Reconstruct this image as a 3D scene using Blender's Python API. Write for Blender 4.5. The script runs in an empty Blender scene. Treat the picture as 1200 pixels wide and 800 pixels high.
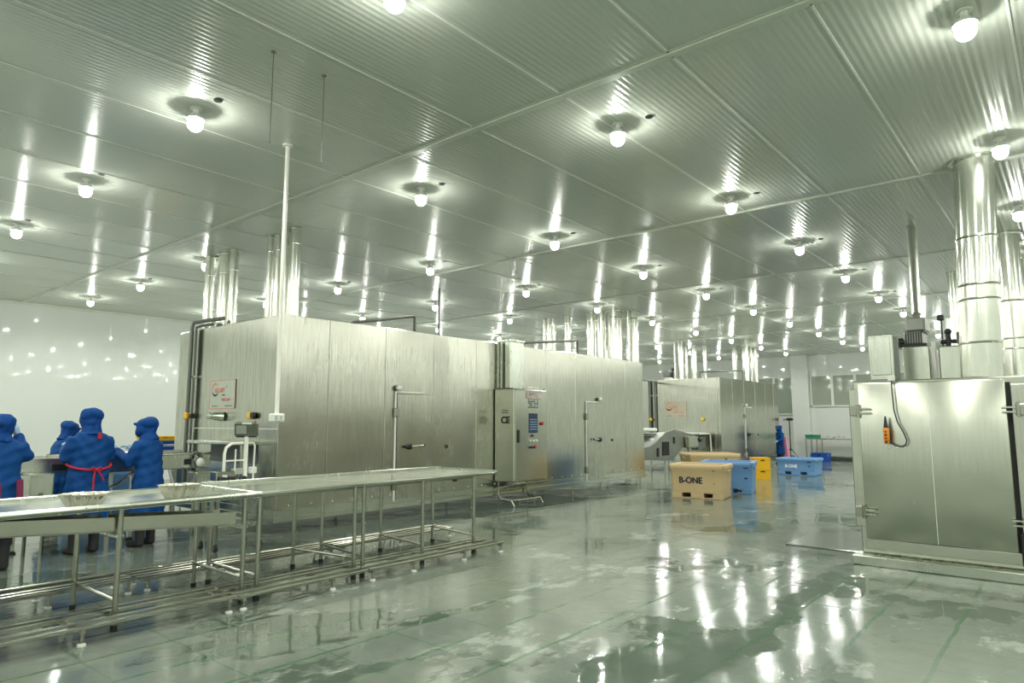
import bpy, bmesh, math, random
from mathutils import Vector, Matrix
random.seed(7)
PI = math.pi
scene = bpy.context.scene
C = scene.collection

# ------------------------------------------------------------------ camera, world, exposure
YAW, PITCH = math.radians(40.03), math.radians(6.856)
cam = bpy.data.cameras.new('camera')
cam.sensor_width = 36.0
cam.lens = 36.0 * 784.5 / 1200.0
cam.clip_start, cam.clip_end = 0.05, 200
camo = bpy.data.objects.new('camera', cam)
C.objects.link(camo)
camo.location = (0, 0, 1.5)
camo.rotation_euler = (PI / 2 + PITCH, 0, YAW - PI / 2)
scene.camera = camo

w = bpy.data.worlds.new('world')
scene.world = w
w.use_nodes = True
w.node_tree.nodes['Background'].inputs[0].default_value = (0.9, 1, 0.92, 1)
w.node_tree.nodes['Background'].inputs[1].default_value = 0.05

LAMP_W = 165.0     # downward cone of each bulb
SIDE_W = 31.0      # its all-round part
GLOBE = 8.0
LAMP_COL = (0.985, 1.0, 0.92)
vs = scene.view_settings
vs.view_transform = 'Standard'
vs.look = 'None'
vs.gamma = 1.0
vs.use_curve_mapping = False
vs.exposure = 0.2
cy = scene.cycles
cy.use_denoising = True
cy.max_bounces = 8
cy.diffuse_bounces = 4
cy.glossy_bounces = 5
cy.transparent_max_bounces = 12
cy.caustics_reflective = False
cy.caustics_refractive = False
cy.sample_clamp_indirect = 6.0

ZC = 4.26          # ceiling height
XF, YL = 29.2, 18.5   # far wall, left wall
XB, YR = -4.0, -8.5   # back wall, right wall


# ------------------------------------------------------------------ helpers
class B:
    """collects shapes in one bmesh; o = origin subtracted when built"""
    def __init__(s, o=None):
        s.bm = bmesh.new()
        s.o = Vector((0, 0, 0)) if o is None else (Vector(o.location) if hasattr(o, 'location') else Vector(o))

    def face(s, pts):
        s.bm.faces.new([s.bm.verts.new(p) for p in pts])
        return s

    def box(s, x0, x1, y0, y1, z0, z1, bev=0.0, M=None, seg=1):
        t = bmesh.new()
        bmesh.ops.create_cube(t, size=1.0)
        for v in t.verts:
            v.co = Vector(((x0 + x1) / 2 + v.co.x * (x1 - x0), (y0 + y1) / 2 + v.co.y * (y1 - y0), (z0 + z1) / 2 + v.co.z * (z1 - z0)))
        if bev > 0:
            bmesh.ops.bevel(t, geom=t.edges[:], offset=bev, segments=seg, affect='EDGES', profile=0.5)
        if M is not None:
            bmesh.ops.transform(t, matrix=M, verts=t.verts)
        s._merge(t)
        return s

    def _merge(s, t):
        m = bpy.data.meshes.new('tmp')
        t.to_mesh(m)
        t.free()
        s.bm.from_mesh(m)
        bpy.data.meshes.remove(m)

    def loft(s, rings, caps=True, closed=False):
        vr = [[s.bm.verts.new(p) for p in r] for r in rings]
        n = len(vr[0])
        last = len(vr) if closed else len(vr) - 1
        for a in range(last):
            A, Bb = vr[a], vr[(a + 1) % len(vr)]
            for i in range(n):
                j = (i + 1) % n
                s.bm.faces.new((A[i], A[j], Bb[j], Bb[i]))
        if caps and not closed:
            s.bm.faces.new(vr[0][::-1])
            s.bm.faces.new(vr[-1])
        return s

    def tube(s, path, r, seg=8, caps=True):
        path = [Vector(p) for p in path]
        rr = r if isinstance(r, (list, tuple)) else [r] * len(path)
        rings = []
        up = None
        for i, p in enumerate(path):
            if i == 0:
                d = path[1] - p
            elif i == len(path) - 1:
                d = p - path[i - 1]
            else:
                d = (path[i + 1] - p).normalized() + (p - path[i - 1]).normalized()
            d.normalize()
            if up is None:
                up = Vector((0, 0, 1)) if abs(d.z) < 0.9 else Vector((1, 0, 0))
            a = d.cross(up)
            if a.length < 1e-4:
                a = d.cross(Vector((0, 1, 0)))
            a.normalize()
            b = a.cross(d)
            up = b
            rings.append([p + (a * math.cos(t) + b * math.sin(t)) * rr[i] for t in [2 * PI * k / seg for k in range(seg)]])
        s.loft(rings, caps)
        return s

    def cyl(s, p0, p1, r, r2=None, seg=16):
        return s.tube([p0, p1], [r, r if r2 is None else r2], seg)

    def lathe(s, prof, c=(0, 0, 0), seg=20, caps=True):
        rings = [[(c[0] + r * math.cos(2 * PI * k / seg), c[1] + r * math.sin(2 * PI * k / seg), c[2] + z) for k in range(seg)] for r, z in prof]
        return s.loft(rings, caps)

    def ball(s, c, rx, ry=None, rz=None, seg=16, rings=10, M=None):
        ry = rx if ry is None else ry
        rz = rx if rz is None else rz
        t = bmesh.new()
        bmesh.ops.create_uvsphere(t, u_segments=seg, v_segments=rings, radius=1.0)
        for v in t.verts:
            v.co = Vector((v.co.x * rx, v.co.y * ry, v.co.z * rz))
        if M is not None:
            bmesh.ops.transform(t, matrix=M, verts=t.verts)
        for v in t.verts:
            v.co += Vector(c)
        s._merge(t)
        return s

    def prism(s, poly, axis, a0, a1):
        """poly = 2D points; axis 'x': points are (y,z); 'y': (x,z); 'z': (x,y)"""
        def P(u, v, a):
            return {'x': (a, u, v), 'y': (u, a, v), 'z': (u, v, a)}[axis]
        s.loft([[P(u, v, a0) for u, v in poly], [P(u, v, a1) for u, v in poly]])
        return s

    def build(s, name, mat, parent=None, smooth=35):
        bm = s.bm
        bmesh.ops.recalc_face_normals(bm, faces=bm.faces[:])
        for v in bm.verts:
            v.co -= s.o
        me = bpy.data.meshes.new(name)
        bm.to_mesh(me)
        bm.free()
        me.materials.append(mat)
        if smooth:
            for p in me.polygons:
                p.use_smooth = True
            me.set_sharp_from_angle(angle=math.radians(smooth))
        ob = bpy.data.objects.new(name, me)
        C.objects.link(ob)
        if parent is not None:
            ob.parent = parent
        else:
            ob.location = s.o
        return ob


def tag(o, label=None, cat=None, group=None, kind=None):
    if label:
        o['label'] = label
    if cat:
        o['category'] = cat
    if group:
        o['group'] = group
    if kind:
        o['kind'] = kind
    return o


def thing(name, label, cat, loc=(0, 0, 0), rz=0.0, group=None):
    o = bpy.data.objects.new(name, None)
    C.objects.link(o)
    o.location = loc
    o.rotation_euler = (0, 0, rz)
    o.empty_display_size = 0.2
    return tag(o, label, cat, group)


def copy_tree(o, parent=None):
    c = o.copy()
    C.objects.link(c)
    c.parent = parent
    for ch in [x for x in bpy.data.objects if x.parent == o]:
        copy_tree(ch, c)
    return c


def struct(b, name, mat, smooth=30):
    o = b.build(name, mat, None, smooth)
    o['kind'] = 'structure'
    return o


def text(s, size, mat, parent, name='lettering', M=None, extrude=0.001, bold=0.0, align='CENTER', sx=1.0, fat=0.0):
    """flat letters as a mesh; M places the letters (their plane is local XY)"""
    cu = bpy.data.curves.new('t', 'FONT')
    cu.body = s
    cu.size = size
    cu.extrude = extrude
    cu.offset = bold
    cu.align_x = align
    cu.align_y = 'CENTER'
    to = bpy.data.objects.new('t', cu)
    C.objects.link(to)
    dg = bpy.context.evaluated_depsgraph_get()
    me = bpy.data.meshes.new_from_object(to.evaluated_get(dg))
    bpy.data.objects.remove(to)
    if fat:
        bm = bmesh.new()
        for dx, dy in ((-fat, 0), (fat, 0), (0, fat * .6), (0, -fat * .6)):
            m2 = me.copy()
            m2.transform(Matrix.Translation((dx, dy, dx * .05 + dy * .03)))
            bm.from_mesh(m2)
            bpy.data.meshes.remove(m2)
        bm.to_mesh(me)
        bm.free()
    me.name = name
    me.materials.clear()
    me.materials.append(mat)
    S = Matrix.Diagonal((sx, 1, 1, 1))
    me.transform((M if M is not None else Matrix()) @ S)
    o = bpy.data.objects.new(name, me)
    C.objects.link(o)
    o.parent = parent
    return o


def FR(origin, xdir, ydir):
    """frame: local X along xdir, local Y along ydir, local Z = their cross"""
    x = Vector(xdir).normalized()
    y = Vector(ydir).normalized()
    z = x.cross(y)
    m = Matrix((x, y, z)).transposed().to_4x4()
    m.translation = Vector(origin)
    return m


# ------------------------------------------------------------------ materials
def nt(name):
    m = bpy.data.materials.new(name)
    m.use_nodes = True
    t = m.node_tree
    return m, t, t.nodes['Principled BSDF']


def N(t, kind, **kw):
    n = t.nodes.new(kind)
    for k, v in kw.items():
        setattr(n, k, v)
    return n


def coords(t, scale=(1, 1, 1), kind='Object'):
    tc = N(t, 'ShaderNodeTexCoord')
    mp = N(t, 'ShaderNodeMapping')
    mp.inputs['Scale'].default_value = scale
    t.links.new(tc.outputs[kind], mp.inputs['Vector'])
    return mp.outputs['Vector']


def noise(t, vec, scale, detail=4.0, rough=0.6):
    n = N(t, 'ShaderNodeTexNoise')
    n.inputs['Scale'].default_value = scale
    n.inputs['Detail'].default_value = detail
    n.inputs['Roughness'].default_value = rough
    t.links.new(vec, n.inputs['Vector'])
    return n.outputs['Fac']


def ramp(t, fac, stops):
    r = N(t, 'ShaderNodeValToRGB')
    e = r.color_ramp.elements
    while len(e) < len(stops):
        e.new(0.5)
    for el, (p, c) in zip(e, stops):
        el.position = p
        el.color = (c, c, c, 1) if not isinstance(c, (tuple, list)) else (*c, 1)
    t.links.new(fac, r.inputs['Fac'])
    return r.outputs['Color']


def mixc(t, fac, a, b, mode='MIX'):
    m = N(t, 'ShaderNodeMix', data_type='RGBA', blend_type=mode)
    for i, x in ((6, a), (7, b)):
        if isinstance(x, (tuple, list)):
            m.inputs[i].default_value = (*x, 1)
        else:
            t.links.new(x, m.inputs[i])
    if isinstance(fac, (int, float)):
        m.inputs[0].default_value = fac
    else:
        t.links.new(fac, m.inputs[0])
    return m.outputs[2]


def math_(t, op, a, b=None):
    m = N(t, 'ShaderNodeMath', operation=op)
    for i, x in ((0, a), (1, b)):
        if x is None:
            continue
        if isinstance(x, (int, float)):
            m.inputs[i].default_value = x
        else:
            t.links.new(x, m.inputs[i])
    return m.outputs[0]


def bump(t, p, h, strength, dist=0.02):
    b = N(t, 'ShaderNodeBump')
    b.inputs['Strength'].default_value = strength
    b.inputs['Distance'].default_value = dist
    t.links.new(h, b.inputs['Height'])
    t.links.new(b.outputs['Normal'], p.inputs['Normal'])


def plain(name, col, rough=0.5, metal=0.0, var=0.12, vscale=6.0, coat=0.0, bmp=0.0):
    m, t, p = nt(name)
    v = coords(t)
    n = noise(t, v, vscale)
    dark = tuple(c * (1 - var) for c in col)
    light = tuple(min(1, c * (1 + var)) for c in col)
    t.links.new(mixc(t, n, dark, light), p.inputs['Base Color'])
    p.inputs['Roughness'].default_value = rough
    p.inputs['Metallic'].default_value = metal
    p.inputs['Coat Weight'].default_value = coat
    if bmp:
        bump(t, p, noise(t, v, vscale * 6), bmp, 0.005)
    return m


def steel(name, col=(0.62, 0.65, 0.57), r0=0.2, r1=0.4, streak=(14, 14, 0.8), wob=0.0, dirt=0.25):
    """brushed stainless: fine vertical streaks in roughness, faint water-mark stains"""
    m, t, p = nt(name)
    v = coords(t, streak)
    n = noise(t, v, 3.0, 6.0, 0.7)
    v2 = coords(t, (1, 1, 1))
    big = noise(t, v2, 1.1, 3.0, 0.55)
    f = mixc(t, 0.5, n, big)
    rr = ramp(t, f, [(0.3, r0), (0.7, r1)])
    t.links.new(rr, p.inputs['Roughness'])
    st = ramp(t, n, [(0.38, 0.0), (0.75, 1.0)])
    dk = tuple(c * (1 - dirt) for c in col)
    t.links.new(mixc(t, st, col, dk), p.inputs['Base Color'])
    p.inputs['Metallic'].default_value = 1.0
    if wob:
        bump(t, p, noise(t, v2, 1.6, 2.0, 0.5), wob, 0.05)
    return m


M_STEEL = steel('stainless_sheet', (0.62, 0.65, 0.57), 0.2, 0.32, (5, 5, 0.6), wob=0.03, dirt=0.15)
M_STEEL_WET = steel('stainless_wet_panels', (0.635, 0.635, 0.55), 0.16, 0.32, (16, 16, 0.6), wob=0.06, dirt=0.42)
M_STEEL_FAR = steel('stainless_far', (0.63, 0.63, 0.55), 0.16, 0.3, (10, 10, 0.6), wob=0.12, dirt=0.3)
M_STEEL_DOOR = steel('stainless_door', (0.60, 0.61, 0.53), 0.18, 0.28, (9, 9, 0.5), wob=0.05, dirt=0.12)
M_TUBE = steel('stainless_tube', (0.44, 0.445, 0.375), 0.2, 0.28, (3, 3, 1), dirt=0.15)
M_GUTTER = steel('gutter_steel', (0.5, 0.5, 0.42), 0.14, 0.24, (1.5, 1.5, 3), wob=0.12, dirt=0.2)
M_TABLE = steel('stainless_table', (0.66, 0.69, 0.62), 0.16, 0.30, (1.5, 1.5, 1.5), wob=0.02, dirt=0.12)
M_BOWL = steel('bowl_steel', (0.72, 0.70, 0.62), 0.16, 0.24, (3, 3, 3), dirt=0.1)
M_DULLDUCT = steel('dull_duct', (0.82, 0.83, 0.76), 0.35, 0.45, (2, 2, 1), dirt=0.1)
M_PIPE = steel('polished_duct', (0.8, 0.81, 0.73), 0.12, 0.26, (2, 2, 1), wob=0.05, dirt=0.12)
M_DARKPIPE = plain('grey_pipe', (0.16, 0.17, 0.15), 0.45, 0.4)
M_BLACK = plain('black_plastic', (0.012, 0.013, 0.013), 0.4)
M_RUBBER = plain('black_rubber', (0.02, 0.02, 0.02), 0.7)
M_WHITEP = plain('white_plastic', (0.78, 0.8, 0.74), 0.35, var=0.05)
M_WHITEPOLE = plain('white_conduit', (0.85, 0.84, 0.76), 0.3, var=0.05)
M_BELT = plain('white_belt', (0.72, 0.74, 0.69), 0.35, var=0.1)
M_YELLOW = plain('yellow_plastic', (0.85, 0.5, 0.02), 0.4, var=0.08)
M_ORANGE = plain('orange_plastic', (0.75, 0.27, 0.01), 0.3, var=0.08)
M_TAN = plain('tan_polyethylene', (0.62, 0.47, 0.25), 0.5, var=0.12, vscale=3)
M_SKYBLUE = plain('sky_blue_polyethylene', (0.14, 0.31, 0.58), 0.45, var=0.12, vscale=3)
M_BLUEPLA = plain('deep_blue_plastic', (0.01, 0.08, 0.42), 0.35)
M_GREENPLA = plain('green_plastic', (0.03, 0.3, 0.2), 0.4)
M_RED = plain('red_cloth', (0.46, 0.012, 0.035), 0.7)
M_MAROON = plain('maroon_cloth', (0.2, 0.02, 0.07), 0.8)
M_PINK = plain('pink_plastic_sheet', (0.75, 0.25, 0.36), 0.45)
M_NAVY = plain('navy_print', (0.012, 0.014, 0.05), 0.5)
M_REDPRINT = plain('red_print', (0.72, 0.17, 0.10), 0.5)
M_WHITEPRINT = plain('white_print', (0.8, 0.82, 0.85), 0.5)
M_INKGREY = plain('grey_print', (0.06, 0.06, 0.06), 0.5)
M_PLATE = plain('sign_plate', (0.52, 0.56, 0.48), 0.35, 0.6, var=0.05)
M_PLATEFAR = plain('sign_plate_tan', (0.5, 0.46, 0.36), 0.4, 0.2, var=0.05)
M_SCREEN = plain('screen_glass', (0.03, 0.06, 0.12), 0.15)
M_SKIN = plain('skin', (0.42, 0.22, 0.13), 0.5)
M_DARKIN = plain('recess_shade', (0.012, 0.013, 0.012), 0.8)  # near-black colour standing in for shade inside gaps, slots and openings
M_GLOVE = plain('pale_blue_glove', (0.3, 0.45, 0.62), 0.4)
M_BOOT = plain('white_rubber_boot', (0.6, 0.62, 0.58), 0.4)
M_DARKTR = plain('dark_trousers', (0.02, 0.015, 0.025), 0.8)


def cloth_mat(name, col):
    m, t, p = nt(name)
    v = coords(t, (1, 1, 0.4))
    n = noise(t, v, 9.0, 4.0)
    t.links.new(mixc(t, n, tuple(c * 0.8 for c in col), tuple(c * 1.2 for c in col)), p.inputs['Base Color'])
    p.inputs['Roughness'].default_value = 0.75
    p.inputs['Sheen Weight'].default_value = 0.0
    p.inputs['Specular IOR Level'].default_value = 0.25
    bump(t, p, noise(t, coords(t, (1, 1, 0.35)), 14.0, 3.0), 0.5, 0.02)
    return m


M_GOWN = cloth_mat('blue_gown_cloth', (0.002, 0.058, 0.23))
M_HOOD = cloth_mat('blue_hood_cloth', (0.002, 0.052, 0.235))


def mat_ceiling():
    m, t, p = nt('ceiling_panels')
    v = coords(t)
    n = noise(t, v, 0.5, 3.0)
    base = mixc(t, n, (0.64, 0.685, 0.60), (0.69, 0.73, 0.65))
    sp = ramp(t, noise(t, v, 3.0, 8.0, 0.75), [(0.62, 0.0), (0.74, 1.0)])
    sp2 = ramp(t, noise(t, v, 0.35, 2.0), [(0.52, 0.0), (0.65, 1.0)])
    stain = math_(t, 'MULTIPLY', sp, sp2)
    t.links.new(mixc(t, math_(t, 'MULTIPLY', stain, 0.55), base, (0.26, 0.24, 0.15)), p.inputs['Base Color'])
    p.inputs['Roughness'].default_value = 0.2
    p.inputs['Specular IOR Level'].default_value = 0.75
    p.inputs['Metallic'].default_value = 0.15
    return m


def mat_wall():
    m, t, p = nt('white_wall_panels')
    v = coords(t)
    n = noise(t, v, 0.6, 3.0)
    t.links.new(mixc(t, n, (0.74, 0.775, 0.73), (0.79, 0.82, 0.78)), p.inputs['Base Color'])
    p.inputs['Roughness'].default_value = 0.03
    p.inputs['Specular IOR Level'].default_value = 0.65
    bump(t, p, noise(t, coords(t, (2.2, 2.2, .5)), 1.3, 2.0), 0.05, 0.05)
    return m


def mat_floor():
    m, t, p = nt('wet_green_floor')
    v = coords(t)
    sep = N(t, 'ShaderNodeSeparateXYZ')
    t.links.new(v, sep.inputs[0])
    n1 = noise(t, coords(t, (0.8, 1.15, 1)), 0.62, 7.0, 0.58)
    n2 = noise(t, v, 5.0, 5.0, 0.7)
    dry = mixc(t, n2, (0.13, 0.162, 0.132), (0.215, 0.248, 0.207))
    film = mixc(t, n2, (0.075, 0.105, 0.08), (0.12, 0.155, 0.12))
    # shallow drain furrow along the hall, always under water
    wobd = math_(t, 'MULTIPLY', math_(t, 'SUBTRACT', noise(t, v, 1.3, 4.0), 0.5), 0.5)
    dist = math_(t, 'ABSOLUTE', math_(t, 'ADD', math_(t, 'SUBTRACT', sep.outputs[1], 1.9), wobd))
    furrow = ramp(t, dist, [(0.05, 1.0), (0.13, 0.0)])
    pool = ramp(t, n1, [(0.537, 0.0), (0.556, 1.0)])
    wetm = math_(t, 'MAXIMUM', pool, furrow)
    base = mixc(t, wetm, dry, film)
    pale = math_(t, 'MULTIPLY', ramp(t, noise(t, coords(t, (1.0, 1.6, 1)), 0.9, 7.0, 0.7), [(0.57, 0.0), (0.62, 1.0)]), math_(t, 'SUBTRACT', 1.0, wetm))
    base = mixc(t, math_(t, 'MULTIPLY', pale, 0.6), base, (0.43, 0.47, 0.42))

    # joints of the cast slabs
    def lines(src, period, off, width):
        f = math_(t, 'FRACT', math_(t, 'DIVIDE', math_(t, 'ADD', src, off), period))
        d = math_(t, 'ABSOLUTE', math_(t, 'SUBTRACT', f, 0.5))
        return math_(t, 'GREATER_THAN', d, 0.5 - width / period / 2)
    wob = math_(t, 'MULTIPLY', math_(t, 'SUBTRACT', noise(t, v, 3.0, 4.0), 0.5), 0.05)
    ly = lines(math_(t, 'ADD', sep.outputs[1], wob), 0.515, -0.80 + 0.515 * 4, 0.03)
    lx = lines(math_(t, 'ADD', sep.outputs[0], wob), 0.55, 0.0, 0.018)
    brk = ramp(t, noise(t, v, 1.1, 4.0), [(0.36, 0.0), (0.5, 1.0)])
    near = ramp(t, noise(t, v, 0.23, 1.0), [(0.4, 0.25), (0.6, 1.0)])
    jl = math_(t, 'MULTIPLY', math_(t, 'MAXIMUM', ly, math_(t, 'MULTIPLY', lx, 0.6)), math_(t, 'MULTIPLY', brk, near))
    base = mixc(t, math_(t, 'MULTIPLY', jl, 0.8), base, (0.03, 0.13, 0.05))
    t.links.new(base, p.inputs['Base Color'])
    # water film: mirror-like where it stands, slightly broken on the damp ground
    rg = math_(t, 'ADD', 0.025, math_(t, 'MULTIPLY', math_(t, 'SUBTRACT', 1.0, wetm), ramp(t, n2, [(0.35, 0.015), (0.7, 0.095)])))
    t.links.new(rg, p.inputs['Roughness'])
    p.inputs['IOR'].default_value = 1.5
    p.inputs['Specular IOR Level'].default_value = 0.62
    fine = math_(t, 'MULTIPLY', noise(t, coords(t, (1, 1, 1)), 22.0, 3.0, 0.6), math_(t, 'ADD', 0.03, math_(t, 'MULTIPLY', math_(t, 'SUBTRACT', 1.0, wetm), 0.13)))
    h = math_(t, 'ADD', math_(t, 'ADD', noise(t, v, 1.8, 2.0, 0.4), math_(t, 'MULTIPLY', wetm, -0.05)), fine)
    bump(t, p, h, 0.14, 0.06)
    return m


def mat_globe():
    m = bpy.data.materials.new('lamp_globe')
    m.use_nodes = True
    t = m.node_tree
    t.nodes.clear()
    out = N(t, 'ShaderNodeOutputMaterial')
    e = N(t, 'ShaderNodeEmission')
    e.inputs[0].default_value = (*LAMP_COL, 1)
    e.inputs[1].default_value = GLOBE
    tr = N(t, 'ShaderNodeBsdfTransparent')
    mx = N(t, 'ShaderNodeMixShader')
    mx.inputs[0].default_value = 0.6
    t.links.new(tr.outputs[0], mx.inputs[1])
    t.links.new(e.outputs[0], mx.inputs[2])
    t.links.new(mx.outputs[0], out.inputs[0])
    return m


M_CEIL, M_WALL, M_FLOOR, M_GLOBE = mat_ceiling(), mat_wall(), mat_floor(), mat_globe()
M_TRIM = plain('painted_trim', (0.66, 0.7, 0.6), 0.3, var=0.06)
M_WINFRAME = plain('white_frame', (0.82, 0.84, 0.78), 0.3, var=0.04)
M_PANE = plain('grey_pane', (0.33, 0.38, 0.31), 0.05, var=0.06, vscale=1.0)  # opaque glossy grey for the window panes
M_JOINT = plain('sealant', (0.85, 0.87, 0.8), 0.4)

# ------------------------------------------------------------------ room shell
b = B()
b.box(XB - .2, XF + .2, YR - .2, YL + .2, -0.2, 0.0)
struct(b, 'floor', M_FLOOR, 0)

# ribbed ceiling sheet: shallow ribs along the length of the hall
b = B()
pitch, amp = 0.055, 0.0014
ys = []
y = YR - .1
k = 0
while y < YL + .1:
    for q in range(6):
        ph = q / 6.0
        ys.append((y + ph * pitch, amp * math.cos(2 * PI * ph)))
    y += pitch
x0, x1 = XB - .1, XF + .1
va = [b.bm.verts.new((x0, yy, ZC + .002 + zz)) for yy, zz in ys]
vb = [b.bm.verts.new((x1, yy, ZC + .002 + zz)) for yy, zz in ys]
for i in range(len(ys) - 1):
    b.bm.faces.new((va[i], vb[i], vb[i + 1], va[i + 1]))
vt = [b.bm.verts.new(p) for p in ((x0, ys[0][0], ZC + .2), (x1, ys[0][0], ZC + .2), (x1, ys[-1][0], ZC + .2), (x0, ys[-1][0], ZC + .2))]
b.bm.faces.new(vt)
struct(b, 'ceiling', M_CEIL, 60)
b = B().box(XB - .3, XB, YR, YL, 0, ZC + .1)
struct(b, 'wall_back', M_WALL)
b = B().box(XF, XF + .3, YR, YL, 0, ZC + .1)
for yy in [YR + 1.15 * i for i in range(1, 24)]:
    b.box(XF - .004, XF, yy - .008, yy + .008, 0, ZC)
struct(b, 'wall_far', M_WALL)
b = B().box(XB, XF, YL, YL + .3, 0, ZC + .1)
struct(b, 'wall_left', M_WALL)
b = B().box(XB, XF, YR - .3, YR, 0, ZC + .1)
struct(b, 'wall_right', M_WALL)
# pillar and ledge on the far wall
b = B().box(XF - .3, XF, 8.4, 9.06, 0, ZC, .01)
struct(b, 'trim_1', M_WALL)
b = B().box(XF - .02, XF, YR, 8.4, 0, .12).box(XF - .02, XF, 9.06, YL, 0, .12)
struct(b, 'baseboard_far', plain('baseboard', (0.2, 0.22, 0.2), 0.4))
b = B().box(XB, XF, YL - .05, YL, ZC - .06, ZC)
struct(b, 'trim_2', M_TRIM)
b = B().box(XF - .05, XF, YR, YL, ZC - .05, ZC)
struct(b, 'trim_3', M_TRIM)
n_tr = 4
for k in range(-1, 6):               # cross bars under the ceiling
    xx = 4.42 + 4.13 * k
    b = B()
    b.box(xx - .03, xx + .03, YR, YL, ZC - .012, ZC, .004)
    b.box(xx - .055, xx + .055, YR, YL, ZC - .004, ZC)
    struct(b, 'trim_%d' % n_tr, M_TRIM)
    n_tr += 1
for k in range(-8, 18):              # panel joints
    yy = 0.15 + k * 1.0
    b = B().box(XB, XF, yy - .009, yy + .009, ZC - .004, ZC, .0015)
    struct(b, 'trim_%d' % n_tr, M_JOINT)
    n_tr += 1


def window(name, y0, y1, z0, z1, mulls):
    fr = B((XF - .06, y0, z0))
    f = .05
    fr.box(XF - .06, XF - .001, y0, y1, z0, z0 + f).box(XF - .06, XF - .001, y0, y1, z1 - f, z1)
    fr.box(XF - .06, XF - .001, y0, y0 + f, z0, z1).box(XF - .06, XF - .001, y1 - f, y1, z0, z1)
    for mm in mulls:
        fr.box(XF - .07, XF - .001, mm - .05, mm + .05, z0 + f, z1 - f)
    o = fr.build(name, M_WINFRAME)
    o['kind'] = 'structure'
    edges = [y0 + f] + [v for mm in sorted(mulls) for v in (mm - .05, mm + .05)] + [y1 - f]
    for a, c in zip(edges[::2], edges[1::2]):
        p = B((XF - .06, y0, z0)).box(XF - .03, XF - .02, a, c, z0 + f, z1 - f)
        p.build('pane', M_PANE, o)


window('window_1', 9.09, 11.3, 1.80, 3.40, [9.86])
window('window_2', 4.6, 8.38, 2.12, 3.42, [5.65, 6.68, 7.54])

# ------------------------------------------------------------------ ceiling lamps
lx0, ldx, ly0, ldy = 2.523, 2.675, 3.08, 2.70
lamp = thing('ceiling_lamp', 'round bulb lamp', 'lamp', (0, 0, ZC))
b = B().lathe([(0.05, -0.012), (0.05, 0.0)], seg=20)
b.build('ceiling_rose', M_WHITEP, lamp)
b = B().lathe([(0.022, -0.012), (0.022, -0.045), (0.04, -0.06), (0.070, -0.098), (0.073, -0.1055), (0.05, -0.107)], seg=24)
b.build('lamp_body', M_WHITEP, lamp)
prof = [(0.050, -0.107)] + [(0.066 * math.cos(a), -0.150 - 0.066 * math.sin(a)) for a in [math.radians(d) for d in (-38, -20, 0, 15, 30, 45, 60, 75, 88)]]
b = B().lathe(prof, seg=20, caps=False)
b.build('globe', M_GLOBE, lamp, 80)
b = B()
b.lathe([(0.035, -0.008), (0.035, 0)], c=(0.05, -0.30, 0), seg=12)
b.build('cable_gland', M_BLACK, lamp)
for kind, watt in (('POINT', SIDE_W), ('SPOT', LAMP_W)):
    ld = bpy.data.lights.new('lamp_light', kind)
    ld.energy = watt
    ld.color = LAMP_COL
    ld.shadow_soft_size = 0.014
    if kind == 'SPOT':
        ld.spot_size = math.radians(168)
        ld.spot_blend = 0.6
    lo = bpy.data.objects.new('lamp_light', ld)
    C.objects.link(lo)
    lo.parent = lamp
    lo.location = (0, 0, -0.150)
LAMPS = []
first = True
for i in range(-2, 10):
    for j in range(-4, 6):
        if (i, j) == (1, 2):
            continue              # ducts rise there instead
        o = lamp if first else copy_tree(lamp)
        first = False
        o.location = (lx0 + ldx * i, ly0 + ldy * j, ZC)
        o['group'] = 'bulb lamps under the ceiling'
        LAMPS.append((i, j, o))
#@@LAMPS_END

# ------------------------------------------------------------------ large freezers
def tunnel_freezer(label, x0, x1, y0, y1, z0, z1, seams, mat, feet):
    t = thing('tunnel_freezer', label, 'freezer', (x0, y0, 0), 0, 'tunnel freezers')
    b = B(t)
    edges = [x0] + seams + [x1]
    for a, c in zip(edges[:-1], edges[1:]):          # front cladding: one bevelled sheet per panel
        b.box(a + .002, c - .002, y0, y0 + .10, z0 + .16, z1, .007)
    b.build('side_panels', mat, t)
    b = B(t).box(x0 + .004, x1 - .004, y0 + .10, y1, z0 + .14, z1 - .004, .01)
    b.build('body', mat, t)
    b = B(t)
    b.box(x0 - .03, x1 + .03, y0 - .03, y1 + .02, z0, z0 + .075, .008)
    b.box(x0 - .012, x1 + .012, y0 - .012, y1, z0 + .075, z0 + .165, .004)
    b.build('base_frame', M_TABLE, t)
    b = B(t)                                         # drain screws along the skirt
    for a in [x0 + .2 + .35 * i for i in range(int((x1 - x0) / .35))]:
        b.ball((a, y0 - .004, z0 + .21), .012, seg=8, rings=6)
    o = b.build('skirt_bolts', M_WHITEP, t)
    o['kind'] = 'stuff'
    for fx, fy in feet:
        b = B(t).cyl((fx, fy, .02), (fx, fy, z0), .014, seg=8).lathe([(.045, 0), (.045, .012), (.02, .025)], (fx, fy, 0), 12)
        b.build('foot', M_STEEL, t)
    return t


FX0, FX1, FY0, FY1, FZ0, FZ1 = 4.93, 14.9, 8.25, 11.38, .17, 2.98
seams = [5.70 + 1.04 * k for k in range(9)]
fr1 = tunnel_freezer('long stainless tunnel freezer behind the steel tables, water streaks down its panels', FX0, FX1, FY0, FY1, FZ0, FZ1, seams, M_STEEL_WET,
                     [(5.29, 8.32), (6.43, 8.32), (7.6, 8.32), (8.8, 8.32), (10.6, 8.32), (11.9, 8.32), (13.3, 8.32), (14.6, 8.32), (5.2, 11.2), (8.0, 11.2), (11, 11.2), (14.6, 11.2)])


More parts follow.
